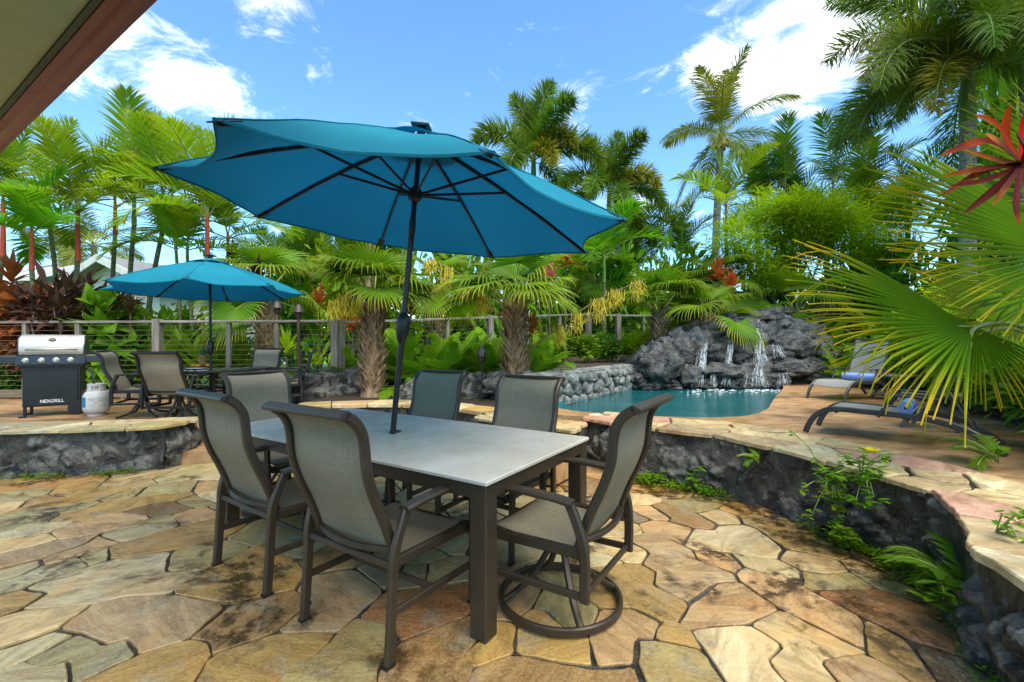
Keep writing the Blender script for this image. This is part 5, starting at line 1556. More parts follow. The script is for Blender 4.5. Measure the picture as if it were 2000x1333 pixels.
# frond libraries (alike fronds share mesh data)
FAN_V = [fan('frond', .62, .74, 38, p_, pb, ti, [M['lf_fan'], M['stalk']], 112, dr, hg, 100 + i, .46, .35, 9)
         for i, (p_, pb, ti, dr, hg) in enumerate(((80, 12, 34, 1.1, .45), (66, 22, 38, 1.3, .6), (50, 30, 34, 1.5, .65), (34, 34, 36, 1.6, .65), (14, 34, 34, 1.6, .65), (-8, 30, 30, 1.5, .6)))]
LIP_V = [feather('frond', 1.75, 34, .46, .040, p_, be, [M['lf_lip'], M['stalk']], 24, .55, False, 200 + i) for i, (p_, be) in enumerate(((82, 22), (70, 55), (56, 75), (40, 85), (20, 80)))]
LIP_W = [feather('frond', 1.30, 26, .42, .052, p_, be, [M['lf_lip2'], M['stalk']], 22, .5, False, 230 + i) for i, (p_, be) in enumerate(((78, 30), (62, 60), (45, 80), (22, 85)))]
FOX_V = [feather('frond', 2.6, 210, .56, .040, p_, be, [M['lf_fox'], M['stalk']], 0, .45, True, 300 + i, .12, .024) for i, (p_, be) in enumerate(((84, 30), (62, 90), (45, 110), (24, 115), (2, 95)))]
FOX_Y = [feather('frond', 2.4, 210, .54, .040, p_, be, [M['lf_foxy'], M['stalk']], 0, .6, True, 340 + i, .12, .024) for i, (p_, be) in enumerate(((48, 120), (20, 110)))]
FOX_BIG = [feather('frond', 3.2, 250, .60, .021, p_, be, [M['lf_fox'], M['stalk']], 0, .5, True, 360 + i, .10, .030) for i, (p_, be) in enumerate(((70, 80), (45, 105), (25, 110), (4, 90)))]
FOX_BROWN = [feather('frond', 3.0, 250, .56, .021, p_, be, [M['lf_foxy'], M['stalk']], 0, .6, True, 380 + i, .10, .030) for i, (p_, be) in enumerate(((35, 115), (0, 85)))]
COCO_V = [feather('frond', 3.9, 72, .88, .046, p_, be, [M['lf_coco'], M['stalk']], 12, 1.1, False, 400 + i, .16, .04) for i, (p_, be) in enumerate(((84, 35), (66, 60), (46, 70), (22, 75), (-4, 70), (-40, 40)))]
ARE_V = [feather('frond', 1.9, 34, .50, .036, p_, be, [M['lf_dark'], M['stalk']], 28, .7, False, 450 + i) for i, (p_, be) in enumerate(((82, 35), (66, 65), (50, 85), (32, 95)))]
FERN_V = [feather('frond', .62, 20, .11, .026, p_, be, [M['lf_fern'], M['stalk']], 5, .3, False, 500 + i, .2, .004) for i, (p_, be) in enumerate(((82, 40), (66, 70), (48, 80), (28, 70)))]
def crown_of(root, lib, n, z, r3, sc=1.0, start=0.0, order=None, dx=0.0, name='frond', jitter=.35):
    for i in range(n):
        t = i / max(1, n - 1)
        k = min(len(lib) - 1, int(t * len(lib))) if order is None else order[i % len(order)]
        yaw = start + i * 2.39996 + r3.uniform(-jitter, jitter)
        s_ = sc * r3.uniform(.86, 1.1)
        ob(name, lib[k], root, (.03 * math.cos(yaw), .03 * math.sin(yaw), z - dx * t), (r3.uniform(-.12, .12), r3.uniform(-.1, .1), yaw), s_)

def fan_palm(label, px, py_base, d, zb, trunk_h, n, seed, sc=1.0, r0=.17, group='stocky fan palms', order=None, boots=True, name='fan_palm', loc=None):
    r3 = random.Random(seed); g = loc or W(px, py_base, d); t = thing(name, label, 'palm', (g[0], g[1], zb), r3.uniform(0, 6), group)
    ob('trunk', trunk_mesh('trunk', trunk_h, r0, r0 * .86, M['bark_fiber'], .0, k=16, bulge=.05, seed=seed), t)
    if boots:
        b = MB(); nb = int(trunk_h * 150)
        for i in range(nb):          # old leaf bases wrapped crosswise round the trunk
            z = trunk_h * (i / nb) ** .9 * .98; a = i * 2.39996 + r3.uniform(-.2, .2); ca, sa = math.cos(a), math.sin(a); rr0 = r0 * (1.0 - .14 * z / trunk_h)
            l_ = r3.uniform(.14, .27); sk = r3.choice((-1, 1)) * r3.uniform(.25, .8)
            p0 = Vector((rr0 * ca, rr0 * sa, z)); tn = Vector((-sa, ca, 0))
            p1 = p0 + Vector((ca, sa, 0)) * .025 + ZUP * l_ * .6 + tn * sk * l_ * .5; p2 = p0 + Vector((ca, sa, 0)) * r3.uniform(.04, .10) + ZUP * l_ + tn * sk * l_ * .85
            b.sweep([p0, p1, p2], [(-.03, 0), (0, .012), (.03, 0), (0, -.012)], tn, scale=[1.2, .9, .4])
        b.build('leaf_base_fibre', M['bark_fiber'], t)
    crown_of(t, FAN_V, n, trunk_h - .03, r3, sc, r3.uniform(0, 6), order, .12)
    return t
def pinnate_palm(name, label, lib, px, py_hub, d, zb, n, seed, sc=1.0, r=(.06, .045), barkm='bark_green', shaft=None, shaft_h=.8, group=None, lean=(0, 0), order=None, ring=0.0, extra=None):
    r3 = random.Random(seed); g = W(px, py_hub, d); h_ = g.z - zb
    t = thing(name, label, 'palm', (g.x - lean[0], g.y - lean[1], zb), 0, group)
    sh = shaft_h if shaft else 0
    ob('trunk', trunk_mesh('trunk', h_ - sh * .9, r[0], r[1], M[barkm], ring, lean, 12, 26, .03, seed), t)
    if shaft: ob('crownshaft', trunk_mesh('crownshaft', sh, r[1] * 1.15, r[1] * .75, M[shaft], 0, (0, 0), 12, 10), t, (lean[0], lean[1], h_ - sh * .92))
    e_ = ob('frond', None, t) if False else None
    for i in range(n):
        tt = i / max(1, n - 1); k = min(len(lib) - 1, int(tt * len(lib))) if order is None else order[i % len(order)]
        yaw = r3.uniform(0, .6) + i * 2.39996; ob('frond', lib[k], t, (lean[0], lean[1], h_ - .10 * tt), (r3.uniform(-.1, .1), r3.uniform(-.1, .1), yaw), sc * r3.uniform(.85, 1.1))
    for (m_, yaw, s_) in (extra or ()): ob('frond', m_, t, (lean[0], lean[1], h_ - .05), (0, 0, yaw), s_)
    return t

# leaf clouds for shrubs
def leaf_cloud(name, blobs, n, size, mats, seed, aspect=.42, droop=.5, shell=.55, acc=None):
    r3 = random.Random(seed); b = MB(); T = []
    tot = sum(a[3] * a[4] * a[5] for a in blobs)
    for (x, y, z, rx, ry, rz_) in blobs:
        m_ = max(8, int(n * rx * ry * rz_ / tot))
        cl = [(Vector((r3.gauss(0, 1), r3.gauss(0, 1), r3.gauss(0, 1))).normalized() * (shell + (1 - shell) * r3.random())) for _ in range(max(4, m_ // 14))]
        for i in range(m_):
            c = cl[i % len(cl)]; q = c + Vector((r3.gauss(0, .17), r3.gauss(0, .17), r3.gauss(0, .15)))
            p = Vector((x + q.x * rx, y + q.y * ry, z + q.z * rz_))
            d = (Vector((q.x, q.y, q.z * .6 + .2)) + Vector((r3.gauss(0, .5), r3.gauss(0, .5), r3.gauss(0, .4)))).normalized()
            nn = (Vector((r3.gauss(0, .5), r3.gauss(0, .5), 1))).normalized(); nn = (nn - d * nn.dot(d))
            if nn.length < .05: nn = d.orthogonal()
            nn.normalize(); ln = size * r3.uniform(.6, 1.3)
            strip_leaf(b, T, p, d, d.orthogonal(), nn, ln, ln * aspect, droop, prof=(.25, 1.0, .0))
    b.t = T
    return b.mesh(name, mats)
def twigs(b, base, tops, r0, seed):
    r3 = random.Random(seed)
    for tp_ in tops:
        tp_ = Vector(tp_); base = Vector(base); m1 = base.lerp(tp_, .4) + Vector((r3.gauss(0, .06), r3.gauss(0, .06), .08)); m2 = base.lerp(tp_, .75) + Vector((r3.gauss(0, .08), r3.gauss(0, .08), 0))
        b.tube(smoothpath([base, m1, m2, tp_], 3), r0, 6, 0, [1 - .75 * i / 9 for i in range(10)], (1, 0, 0))
def shrub_proto(nm, mats, seed, n=700, size=.16, asp=.42, rx=.55, h_=.9, droop=.5, shell=.5):
    r3 = random.Random(seed)
    bl = [(r3.uniform(-.3, .3) * rx, r3.uniform(-.3, .3) * rx, h_ * r3.uniform(.45, .72), rx * r3.uniform(.55, .8), rx * r3.uniform(.55, .8), h_ * r3.uniform(.28, .42)) for _ in range(4)]
    m_ = leaf_cloud(nm, bl, n, size, mats, seed, asp, droop, shell)
    b = MB(); twigs(b, (0, 0, -.05), [(q[0], q[1], q[2]) for q in bl] + [(q[0] + q[3] * .6, q[1], q[2] + .1) for q in bl], .02, seed)
    return m_, b.mesh('stem', M['twig'])
SH = {}
for nm, mt, kw in (('green', 'lf_bush', dict(n=1100, size=.13)), ('mid', 'lf_mid', dict(n=1100, size=.15)), ('lime', 'lf_lime', dict(n=1300, size=.11)), ('maroon', 'lf_maroon', dict(n=900, size=.20, asp=.25)),
                   ('rust', 'lf_rust', dict(n=520, size=.26, asp=.34, droop=.9)), ('broad', 'lf_mid', dict(n=300, size=.30, asp=.6, droop=.8)), ('taro', 'lf_lime', dict(n=150, size=.34, asp=.75, droop=1.3))):
    SH[nm] = [shrub_proto('foliage', [M[mt]], hash_ + 17, **kw) for hash_ in (len(nm) * 31, len(nm) * 31 + 5)]
def shrub(kind, label, loc, s_, name='shrub', group=None, cat='shrub', seed=None, zs=1.0):
    r3 = random.Random(seed if seed is not None else int(abs(loc[0] * 131 + loc[1] * 71) * 10)); f_, st = SH[kind][r3.randrange(2)]
    t = thing(name, label, cat, loc, r3.uniform(0, 6.28), group)
    a = ob('foliage', f_, t, (0, 0, 0), (0, 0, 0), (s_, s_, s_ * zs)); ob('stem', st, t, (0, 0, 0), (0, 0, 0), (s_, s_, s_ * zs))
    return t
def rosette(mats, n, ln, w, p0, p1, seed, droop=.9, stem=.0, prof=(.45, .8, 1.0, .8, .45, .0), fold=.3):
    r3 = random.Random(seed); b = MB(); T = []
    for i in range(n):
        t = i / n; a = i * 2.39996; pit = R(p0 + (p1 - p0) * t + r3.uniform(-8, 8)); d = Vector((math.cos(a) * math.cos(pit), math.sin(a) * math.cos(pit), math.sin(pit)))
        nn = Vector((-math.cos(a) * math.sin(pit), -math.sin(a) * math.sin(pit), math.cos(pit)))
        strip_leaf(b, T, Vector((.01 * math.cos(a), .01 * math.sin(a), stem * (1 - t))), d, d.orthogonal(), nn, ln * r3.uniform(.8, 1.1), w, droop * r3.uniform(.6, 1.3), fold=fold, prof=prof)
    b.t = T; return b.mesh('leaves', mats)
ROS = {'ti_red': rosette([M['lf_red'], M['stalk']], 22, .42, .09, 80, 5, 1, .8, .25), 'ti_orange': rosette([M['lf_rust'], M['stalk']], 22, .42, .10, 80, 5, 2, .9, .25), 'ti_pink': rosette([M['lf_pink'], M['stalk']], 18, .36, .08, 80, 20, 3, .6, .2),
       'ti_maroon': rosette([M['lf_maroon'], M['stalk']], 24, .44, .09, 80, 5, 4, .9, .3), 'grassy': rosette([M['lf_lip'], M['stalk']], 40, .6, .025, 85, 25, 5, 1.1, .05), 'dracaena': rosette([M['lf_maroon'], M['lf_rust']], 46, .5, .03, 85, -5, 6, 1.0, .12),
       'broad': rosette([M['lf_mid'], M['stalk']], 14, .6, .17, 80, 25, 7, .8, .3), 'lime': rosette([M['lf_lime'], M['stalk']], 16, .40, .09, 80, 20, 8, .9, .15)}
def cane(label, loc, kind, h_, s_=1.0, name='ti_plant', group='coloured leaf plants', lean=0.0, seed=0):
    t = thing(name, label, 'plant', loc, seed, group)
    MB().tube([(0, 0, -.05), (lean * .3, 0, h_ * .5), (lean, 0, h_)], .016, 6, 0, [1, .9, .8], (1, 0, 0)).build('stem', M['twig'], t)
    ob('leaves', ROS[kind], t, (lean, 0, h_ - .04), (0, 0, seed * 1.7), s_)
    return t
# ------------------------------------------------------------------ the garden, plant by plant
ZS = .30
# stocky fan palms behind the dining table
palm_a = fan_palm('stocky fan palm with brown fibrous trunk left of the umbrella pole', 728, 775, 7.35, .46, 1.50, 15, 11, 1.05, .155, order=(0, 1, 2, 1, 3, 2, 1, 2, 3, 0, 2))
palm_b = fan_palm('stocky fan palm with brown fibrous trunk right of the black lantern stake', 1006, 742, 7.0, .55, 1.32, 15, 12, 1.05, .155, order=(0, 1, 2, 1, 3, 2, 1, 2, 3, 0, 2))
fan_palm('fan palm with thick dark fronds behind the ferns between the two stocky palms', 850, 700, 10.9, .42, 2.1, 11, 13, 1.12, .16)
fan_palm('tall fan palm behind the right side of the far umbrella', 522, 640, 9.4, .3, 2.05, 11, 14, 1.25, .16)
fan_palm('fan palm behind the fence left of the rock waterfall', 1290, 690, 10.8, .85, 1.15, 15, 15, 1.15, .18, order=(0, 1, 2, 1, 3, 2, 1, 2, 0, 3))
fan_palm('low fan palm overhanging the left shoulder of the rock waterfall', 1385, 650, 10.4, 1.25, .55, 10, 16, 1.1, .15)
fan_palm('fan palm behind the right shoulder of the rock waterfall', 1560, 640, 12.0, 1.0, 1.1, 12, 17, 1.2, .16)
fan_palm('fan palm peeking between the right stocky palm and the cable fence', 1165, 640, 14.2, .5, 2.7, 11, 18, 1.25, .16)
fan_palm('yellowing fan palm in front of the yellow flowered shrub', 1410, 560, 12.8, .8, 2.1, 11, 19, 1.15, .14)
fan_palm('tall fan palm whose top shows above the big umbrella', 722, 300, 11.5, .3, 4.6, 10, 20, 1.15, .13, boots=False)

# flower stalks with yellow tassels on the right stocky palm and its neighbours
import itertools
SWAY = itertools.cycle(((.25, 0), (-.2, .1), (.12, 0), (-.3, 0), (.35, .1), (.18, 0), (-.15, 0)))
def inflorescence(palm, pts, seed, spots):
    r3 = random.Random(seed); path = smoothpath([W(*p) for p in pts], 6); o_ = path[0].copy()
    inv = (Matrix.Translation(palm.location) @ Matrix.Rotation(palm.rotation_euler.z, 4, 'Z')).inverted()
    t = MB().tube([p - o_ for p in path], .014, 6, 0, [1.2 - .7 * i / (len(path) - 1) for i in range(len(path))]).build('flower_stalk', M['stalk_brown'], palm)
    t.matrix_parent_inverse = inv; t.location = o_
    for (f_, L_) in spots:
        p, tg = at_path(path, f_); b = MB()
        for k in range(46):
            q = p - o_ + Vector((r3.gauss(0, .05), r3.gauss(0, .04), r3.gauss(0, .02))); l_ = L_ * r3.uniform(.5, 1.1)
            b.tube([q, q + Vector((r3.gauss(0, .03), r3.gauss(0, .03), -l_ * .5)), q + Vector((r3.gauss(0, .05), r3.gauss(0, .05), -l_))], .004, 4, 0, [1, 1.2, .8])
        b.build('tassel', M['tassel'], t)
inflorescence(palm_b, ((1025, 690, 7.0), (1090, 640, 6.8), (1170, 585, 6.6), (1262, 545, 6.5)), 1, ((.35, .30), (.5, .30), (.66, .32), (.78, .26), (.92, .26)))
inflorescence(palm_b, ((1000, 650, 7.0), (950, 590, 6.9), (905, 540, 6.9), (835, 505, 6.9)), 2, ((.4, .3), (.62, .36), (.8, .34), (.95, .24)))
inflorescence(palm_a, ((730, 640, 7.3), (712, 600, 7.2), (680, 575, 7.0), (655, 590, 6.9)), 3, ((.5, .3), (.75, .32), (.95, .28)))

# red-shafted palms on the left
GL = 'red stemmed palms behind the left fence'
pinnate_palm('lipstick_palm', 'red stemmed palm at the left picture edge', LIP_V, 6, 400, 9.6, ZS, 8, 21, 1.0, shaft='shaft_red', shaft_h=1.2, group=GL, lean=next(SWAY))
pinnate_palm('lipstick_palm', 'short fresh green palm with red stem above the grill', LIP_W, 62, 455, 9.0, ZS, 8, 22, 1.0, (.05, .04), shaft='shaft_red', shaft_h=.8, group=GL, lean=next(SWAY))
pinnate_palm('lipstick_palm', 'tall red stemmed palm left of the pale gable house', LIP_V, 152, 410, 9.8, ZS, 8, 23, 1.15, shaft='shaft_red', shaft_h=1.2, group=GL, lean=next(SWAY))
pinnate_palm('lipstick_palm', 'red stemmed palm rising straight behind the far umbrella top', LIP_V, 405, 425, 9.6, ZS, 9, 24, 1.12, shaft='shaft_red', shaft_h=1.1, group=GL, lean=next(SWAY))
pinnate_palm('lipstick_palm', 'slim palm left of the far umbrella with upright fronds', LIP_V, 318, 390, 10.4, ZS, 8, 25, 1.1, shaft='shaft_green', group=GL, lean=next(SWAY))
pinnate_palm('lipstick_palm', 'slim palm with one tall frond against the white cloud', LIP_V, 262, 380, 10.8, ZS, 7, 26, 1.2, shaft='shaft_green', group=GL, lean=next(SWAY), order=(0, 1, 0, 2, 1, 3))
pinnate_palm('lipstick_palm', 'slim palm just right of the far umbrella pole', LIP_V, 366, 480, 10.0, ZS, 6, 27, .9, (.045, .035), shaft='shaft_green', group=GL, lean=next(SWAY))
pinnate_palm('lipstick_palm', 'slim palm behind the right rim of the far umbrella', LIP_V, 445, 460, 10.6, ZS, 6, 28, 1.0, (.045, .035), shaft='shaft_red', group=GL, lean=next(SWAY))
pinnate_palm('lipstick_palm', 'slender palm stem with few leaves beside the far umbrella pole', LIP_W, 343, 480, 9.9, ZS, 6, 29, .9, (.04, .03), group=GL, lean=next(SWAY))
pinnate_palm('lipstick_palm', 'yellow green palm filling the gap left of the big umbrella', LIP_V, 225, 400, 11.2, ZS, 6, 30, 1.1, shaft='shaft_red', group=GL, lean=next(SWAY))
pinnate_palm('lipstick_palm', 'pale green palm between the left edge and the tall red stemmed palm', LIP_V, 95, 370, 11.0, ZS, 6, 31, 1.0, shaft='shaft_green', group=GL, lean=next(SWAY))
pinnate_palm('lipstick_palm', 'red stemmed palm in front of the coconut palm trunk', LIP_V, 1418, 400, 14.0, .8, 9, 32, 1.1, shaft='shaft_red', shaft_h=1.0, group='red stemmed palms near the pool')
pinnate_palm('lipstick_palm', 'palm with broad leaflets behind the big umbrella right tip', LIP_W, 1180, 500, 12.6, .5, 9, 33, 1.3, shaft='shaft_green', group='palms behind the fence near the pool')

# foxtail palms
GF = 'foxtail palms against the sky'
pinnate_palm('foxtail_palm', 'taller foxtail palm behind the big umbrella', FOX_V, 1042, 312, 16.5, .3, 9, 41, 1.12, (.14, .10), 'bark_grey', 'shaft_green', 1.0, GF, extra=((FOX_Y[0], R(-45), .95), (FOX_Y[1], R(-70), .9), (FOX_V[0], R(100), 1.05)))
pinnate_palm('foxtail_palm', 'shorter foxtail palm right of the taller one', FOX_V, 1190, 372, 16.0, .3, 9, 42, 1.0, (.13, .09), 'bark_grey', 'shaft_green', 1.0, GF, extra=((FOX_Y[0], R(-20), .85), (FOX_V[3], R(-120), .9)))
pinnate_palm('foxtail_palm', 'large foxtail palm at the upper right corner', FOX_BIG, 1890, 130, 9.6, .5, 11, 43, 1.12, (.17, .13), 'bark_grey', 'shaft_green', 1.3, GF, extra=((FOX_BROWN[0], R(188), 1.0), (FOX_BROWN[1], R(215), 1.05), (FOX_BIG[1], R(178), 1.05), (FOX_BIG[2], R(200), 1.08), (FOX_BIG[3], R(170), 1.0), (FOX_BIG[2], R(232), 1.0), (FOX_BIG[0], R(165), 1.0), (FOX_BIG[3], R(250), 1.0)))
pinnate_palm('foxtail_palm', 'second foxtail palm crown cut by the right picture edge', FOX_BIG, 2010, 60, 8.8, .5, 10, 44, .95, (.17, .13), 'bark_grey', 'shaft_green', 1.3, GF)
# coconut palms
cp = pinnate_palm('coconut_palm', 'coconut palm with nuts standing alone against the sky', COCO_V, 1409, 262, 21.0, .3, 16, 51, .92, (.20, .14), 'bark_grey', None, 0, 'coconut palms', (.35, 0))
M['nut'] = simple('coconut_husk', (.30, .22, .03), .5, var=.3)
hb_ = W(1409, 270, 21).z - .3
for k in range(7):
    a = k * .9; MB().lathe([(.001, -.15), (.09, -.10), (.125, 0), (.09, .10), (.001, .14)], 12).build('coconut', M['nut'], cp, smooth=True, loc=(.35 + .32 * math.cos(a), .32 * math.sin(a), hb_ - .30 - .08 * (k % 2)))
pinnate_palm('coconut_palm', 'distant coconut palm with drooping fronds above the gable house', COCO_V, 182, 478, 26, .3, 13, 52, 1.0, (.18, .14), 'bark_grey', None, 0, 'coconut palms', (-.6, 0), order=(1, 2, 3, 4, 3, 4, 5))
pinnate_palm('coconut_palm', 'distant palm top between the metal roof and the gable house', ARE_V, 128, 520, 30, .3, 9, 53, 1.5, (.16, .12), 'bark_grey', None, 0, 'distant palms')
# areca clumps
def areca(label, px, py, d, zb, seed, stems=5, sc=1.0, spread=.5):
    r3 = random.Random(seed); g = W(px, py, d); t = thing('areca_palm', label, 'palm', (g.x, g.y, zb), 0, 'feathery clump palms')
    for s_ in range(stems):
        x, y = r3.gauss(0, spread), r3.gauss(0, spread); h_ = (g.z - zb) * r3.uniform(.72, 1.05)
        ob('trunk', trunk_mesh('trunk', h_, .045, .035, M['bark_green'], 0, (0, 0), 8, 10), t, (x, y, 0))
        for i in range(7): ob('frond', ARE_V[i * 4 // 7], t, (x, y, h_ - .05), (r3.uniform(-.1, .1), r3.uniform(-.1, .1), r3.uniform(0, 6.28)), sc * r3.uniform(.85, 1.1))
areca('feathery dark clump palm behind the yellow flowered shrub', 1540, 395, 17, .3, 61, 6, 1.15, .9)
areca('feathery clump palm left of the coconut palm trunk', 1305, 480, 18, .3, 62, 4, 1.1, .8)
areca('feathery clump palm right of the yellow flowered shrub', 1720, 400, 14, .3, 63, 4, 1.1, .6)
areca('feathery clump palm far behind the tall fan palm', 640, 500, 15, .3, 64, 5, 1.1, .9)
areca('feathery clump palm at the back, right of the foxtail trunks', 1220, 500, 20, .3, 65, 4, 1.1, .9)
areca('feathery clump palm far behind the slim left palms', 520, 540, 17, .3, 66, 4, 1.1, 1.0)

# yellow-flowered shrub (fine lime foliage)
g = W(1600, 470, 13.0); t = thing('flowering_shrub', 'large lime green fine leaved shrub dotted with yellow flowers', 'shrub', (g.x, g.y, .8)); r3 = random.Random(71)
bl = []
for (px, py, rx, ry) in ((1440, 470, 60, 45), (1500, 430, 75, 45), (1580, 415, 80, 45), (1670, 405, 80, 40), (1740, 420, 60, 45), (1560, 480, 70, 40), (1470, 520, 55, 35), (1650, 470, 70, 40), (1730, 490, 50, 40), (1610, 440, 90, 40), (1760, 390, 40, 30), (1540, 520, 40, 26)):
    c = W(px, py, 13 + r3.uniform(-.7, .7)); bl.append((c.x - g.x, c.y - g.y, c.z - .8, rx / F * 13, .7, ry / F * 13))
ob('foliage', leaf_cloud('foliage', bl, 30000, .20, [M['lf_lime']], 72, .15, .5, .35), t)
ob('blossoms', leaf_cloud('blossoms', bl, 260, .07, [M['flower']], 73, .9, .2, .9), t)
b = MB()
for k in range(5):
    x0 = r3.uniform(-1.6, 1.6); twigs(b, (x0, 0, -.1), [bl[(k * 2 + q) % len(bl)][:3] for q in range(2)], .05, k)
b.build('branches', M['twig'], t)

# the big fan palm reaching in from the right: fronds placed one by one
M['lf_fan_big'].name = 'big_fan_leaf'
bp = thing('fan_palm', 'very large near fan palm reaching in from the right edge', 'palm', (4.15, 3.45, .52), 0)
ob('trunk', trunk_mesh('trunk', .75, .16, .15, M['bark_fiber'], 0, (0, 0), 14, 12), bp)
def big_frond(name, hub_px, R_, n, aim, normal, span, droop, hang, seed, st=12, split=.55, petiole_to=(4.15, 3.45, 1.25), mats=None, fold=.75, parent=bp):
    "blade with its hub at hub_px=(px,py,d); aim = centre line of the fan, normal = upper face"
    r3 = random.Random(seed); b = MB(); T = []; hub = W(*hub_px); fw = Vector(aim).normalized(); up2 = Vector(normal); up2 = (up2 - fw * up2.dot(fw)).normalized(); s0 = up2.cross(fw)
    o_ = len(b.v); b.tube(smoothpath([petiole_to, (Vector(petiole_to) + hub) / 2 + Vector((0, 0, .12)), hub, hub + fw * .18], 5), .013, 7, 1); T += [0.0] * (len(b.v) - o_)
    dth = 2 * R(span) / n
    for i in range(n):
        th = -R(span) + dth * (i + .5); ln = R_ * (.74 + .26 * math.cos(th * .8)) * r3.uniform(.93, 1.04); d = (fw * math.cos(th) + s0 * math.sin(th) + up2 * .10).normalized(); p = hub.copy(); vs = []
        dr = droop * r3.uniform(.6, 1.35); hg = r3.random() < hang; hb = r3.uniform(.5, .7); sp_ = split * r3.uniform(.88, 1.12); sidew = r3.gauss(0, .05)
        for k in range(st + 1):
            s_ = k / st; w0 = 2 * R_ * math.tan(dth / 2) * 1.08
            w = w0 * s_ if s_ < sp_ else w0 * sp_ * max(0, 1 - ((s_ - sp_) / (1 - sp_)) ** 2.4); w = max(w, .008) * .5
            n2 = up2 - d * up2.dot(d); n2 = n2.normalized() if n2.length > 1e-3 else d.orthogonal(); sd = d.cross(n2)
            vs += [p - sd * w, p + n2 * (w * fold * 1.7), p + sd * w]; T += [s_] * 3
            g_ = dr * (.1 + max(0, s_ - .35) ** 1.3 * 2.4) / st + (3.6 / st if hg and s_ > hb else 0)
            d = (d - ZUP * g_ + s0 * (sidew / st)).normalized(); p = p + d * (ln / st)
        fs = []
        for k in range(st):
            for q in (0, 1): fs.append((k * 3 + q, k * 3 + q + 1, (k + 1) * 3 + q + 1, (k + 1) * 3 + q))
        b.add(vs, fs)
    b.t = T; b.rib = [0.0] * (len(T) - 3 * (st + 1) * n) + [0.0, 1.0, 0.0] * ((st + 1) * n); o = b.build(name, mats or [M['lf_fan_big'], M['stalk']], None); o.parent = parent; o.matrix_parent_inverse = Matrix.Translation(-Vector(parent.location)); return o
big_frond('frond', (1898, 640, 3.1), 1.30, 36, (-.97, -.10, .05), (-.15, -.75, .65), 46, .60, .26, 1, split=.34)
big_frond('frond', (1890, 655, 3.25), 1.05, 32, (-.95, .05, -.14), (-.1, -.6, .8), 40, .75, .35, 8, split=.30)
big_frond('frond', (1905, 640, 3.05), .56, 34, (-.30, -.10, -.92), (-.2, -.95, .3), 76, .45, .15, 2, split=.36)
big_frond('frond', (2110, 500, 3.0), 1.38, 46, (-.97, .05, .12), (-.1, -.80, .6), 56, .45, .12, 3, split=.38)
big_frond('frond', (2080, 560, 3.4), 1.20, 40, (-.92, .1, .0), (-.1, -.65, .7), 44, .6, .2, 4, split=.32)
big_frond('frond', (2150, 400, 3.6), 1.30, 44, (-.85, .05, .40), (-.2, -.8, .5), 62, .5, .15, 5, split=.34)
big_frond('frond', (2060, 440, 3.9), 1.20, 40, (-.9, .2, .25), (-.1, -.7, .7), 50, .6, .2, 9, split=.32)
big_frond('frond', (1985, 640, 3.9), .95, 40, (-.5, .3, .4), (-.1, -.4, .9), 95, .7, .25, 7, split=.34)

# red bromeliad hanging into the top right corner, leaf by leaf
bc = W(1995, 345, 2.35)
br = thing('bromeliad', 'red and orange bromeliad at the top right corner', 'plant', (bc.x, bc.y, bc.z - .25))
def brom_leaf(p0, p1, p2, w, m_, seed):
    pts = smoothpath([W(*p0), W(*p1), W(*p2)], 8); b = MB(); T = []; n = len(pts); vs = []; cam_v = Vector((0, -1, .35)).normalized()
    for i, p in enumerate(pts):
        t = i / (n - 1); tg = (pts[min(i + 1, n - 1)] - pts[max(i - 1, 0)]).normalized(); sd = tg.cross(cam_v).normalized(); nn = sd.cross(tg)
        ww = w * (.55 + .9 * t if t < .5 else 1.0 * max(0, 1 - ((t - .5) / .5) ** 2.2)) * .5; ww = max(ww, .001)
        vs += [p - sd * ww, p - nn * ww * .45, p + sd * ww]; T += [t] * 3
    fs = []
    for i in range(n - 1):
        for q in (0, 1): fs.append((i * 3 + q, i * 3 + q + 1, i * 3 + q + 4, i * 3 + q + 3))
    b.add([v - br.location for v in vs], fs); b.t = T; b.build('leaf', [M[m_]], br, smooth=True)
cpt = (1996, 320, 2.35)
for (p1, p2, w, m_) in (((1965, 265, 2.33), (1972, 205, 2.32), .075, 'lf_bromr'), ((1950, 245, 2.3), (1902, 224, 2.28), .055, 'lf_bromr'), ((2000, 250, 2.4), (2015, 210, 2.4), .07, 'lf_bromr'), ((1930, 275, 2.28), (1835, 305, 2.22), .06, 'lf_broma'),
                        ((1955, 280, 2.25), (1925, 262, 2.2), .07, 'lf_broma'), ((1915, 330, 2.28), (1842, 345, 2.24), .045, 'lf_broma'), ((1920, 335, 2.3), (1836, 385, 2.25), .045, 'lf_broma'), ((1930, 350, 2.25), (1850, 365, 2.2), .04, 'lf_broma'),
                        ((1950, 365, 2.25), (1882, 418, 2.2), .055, 'lf_broma'), ((1965, 365, 2.2), (1938, 402, 2.15), .04, 'lf_broma'), ((2005, 290, 2.2), (1985, 262, 2.12), .07, 'lf_broma'), ((2030, 330, 2.3), (2080, 340, 2.3), .06, 'lf_broma'),
                        ((2020, 280, 2.4), (2060, 240, 2.4), .06, 'lf_bromr'), ((1940, 310, 2.4), (1880, 290, 2.45), .05, 'lf_broma'), ((1985, 390, 2.2), (1990, 440, 2.15), .05, 'lf_broma')):
    brom_leaf(cpt, p1, p2, w * .72, m_, 0)
MB().tube(smoothpath([W(1998, 318, 2.35), W(2040, 420, 2.4), W(2090, 620, 2.6), Vector((3.6, 2.7, .5))], 5), .03, 8).build('stem', M['stalk_brown'], br).location = -br.location

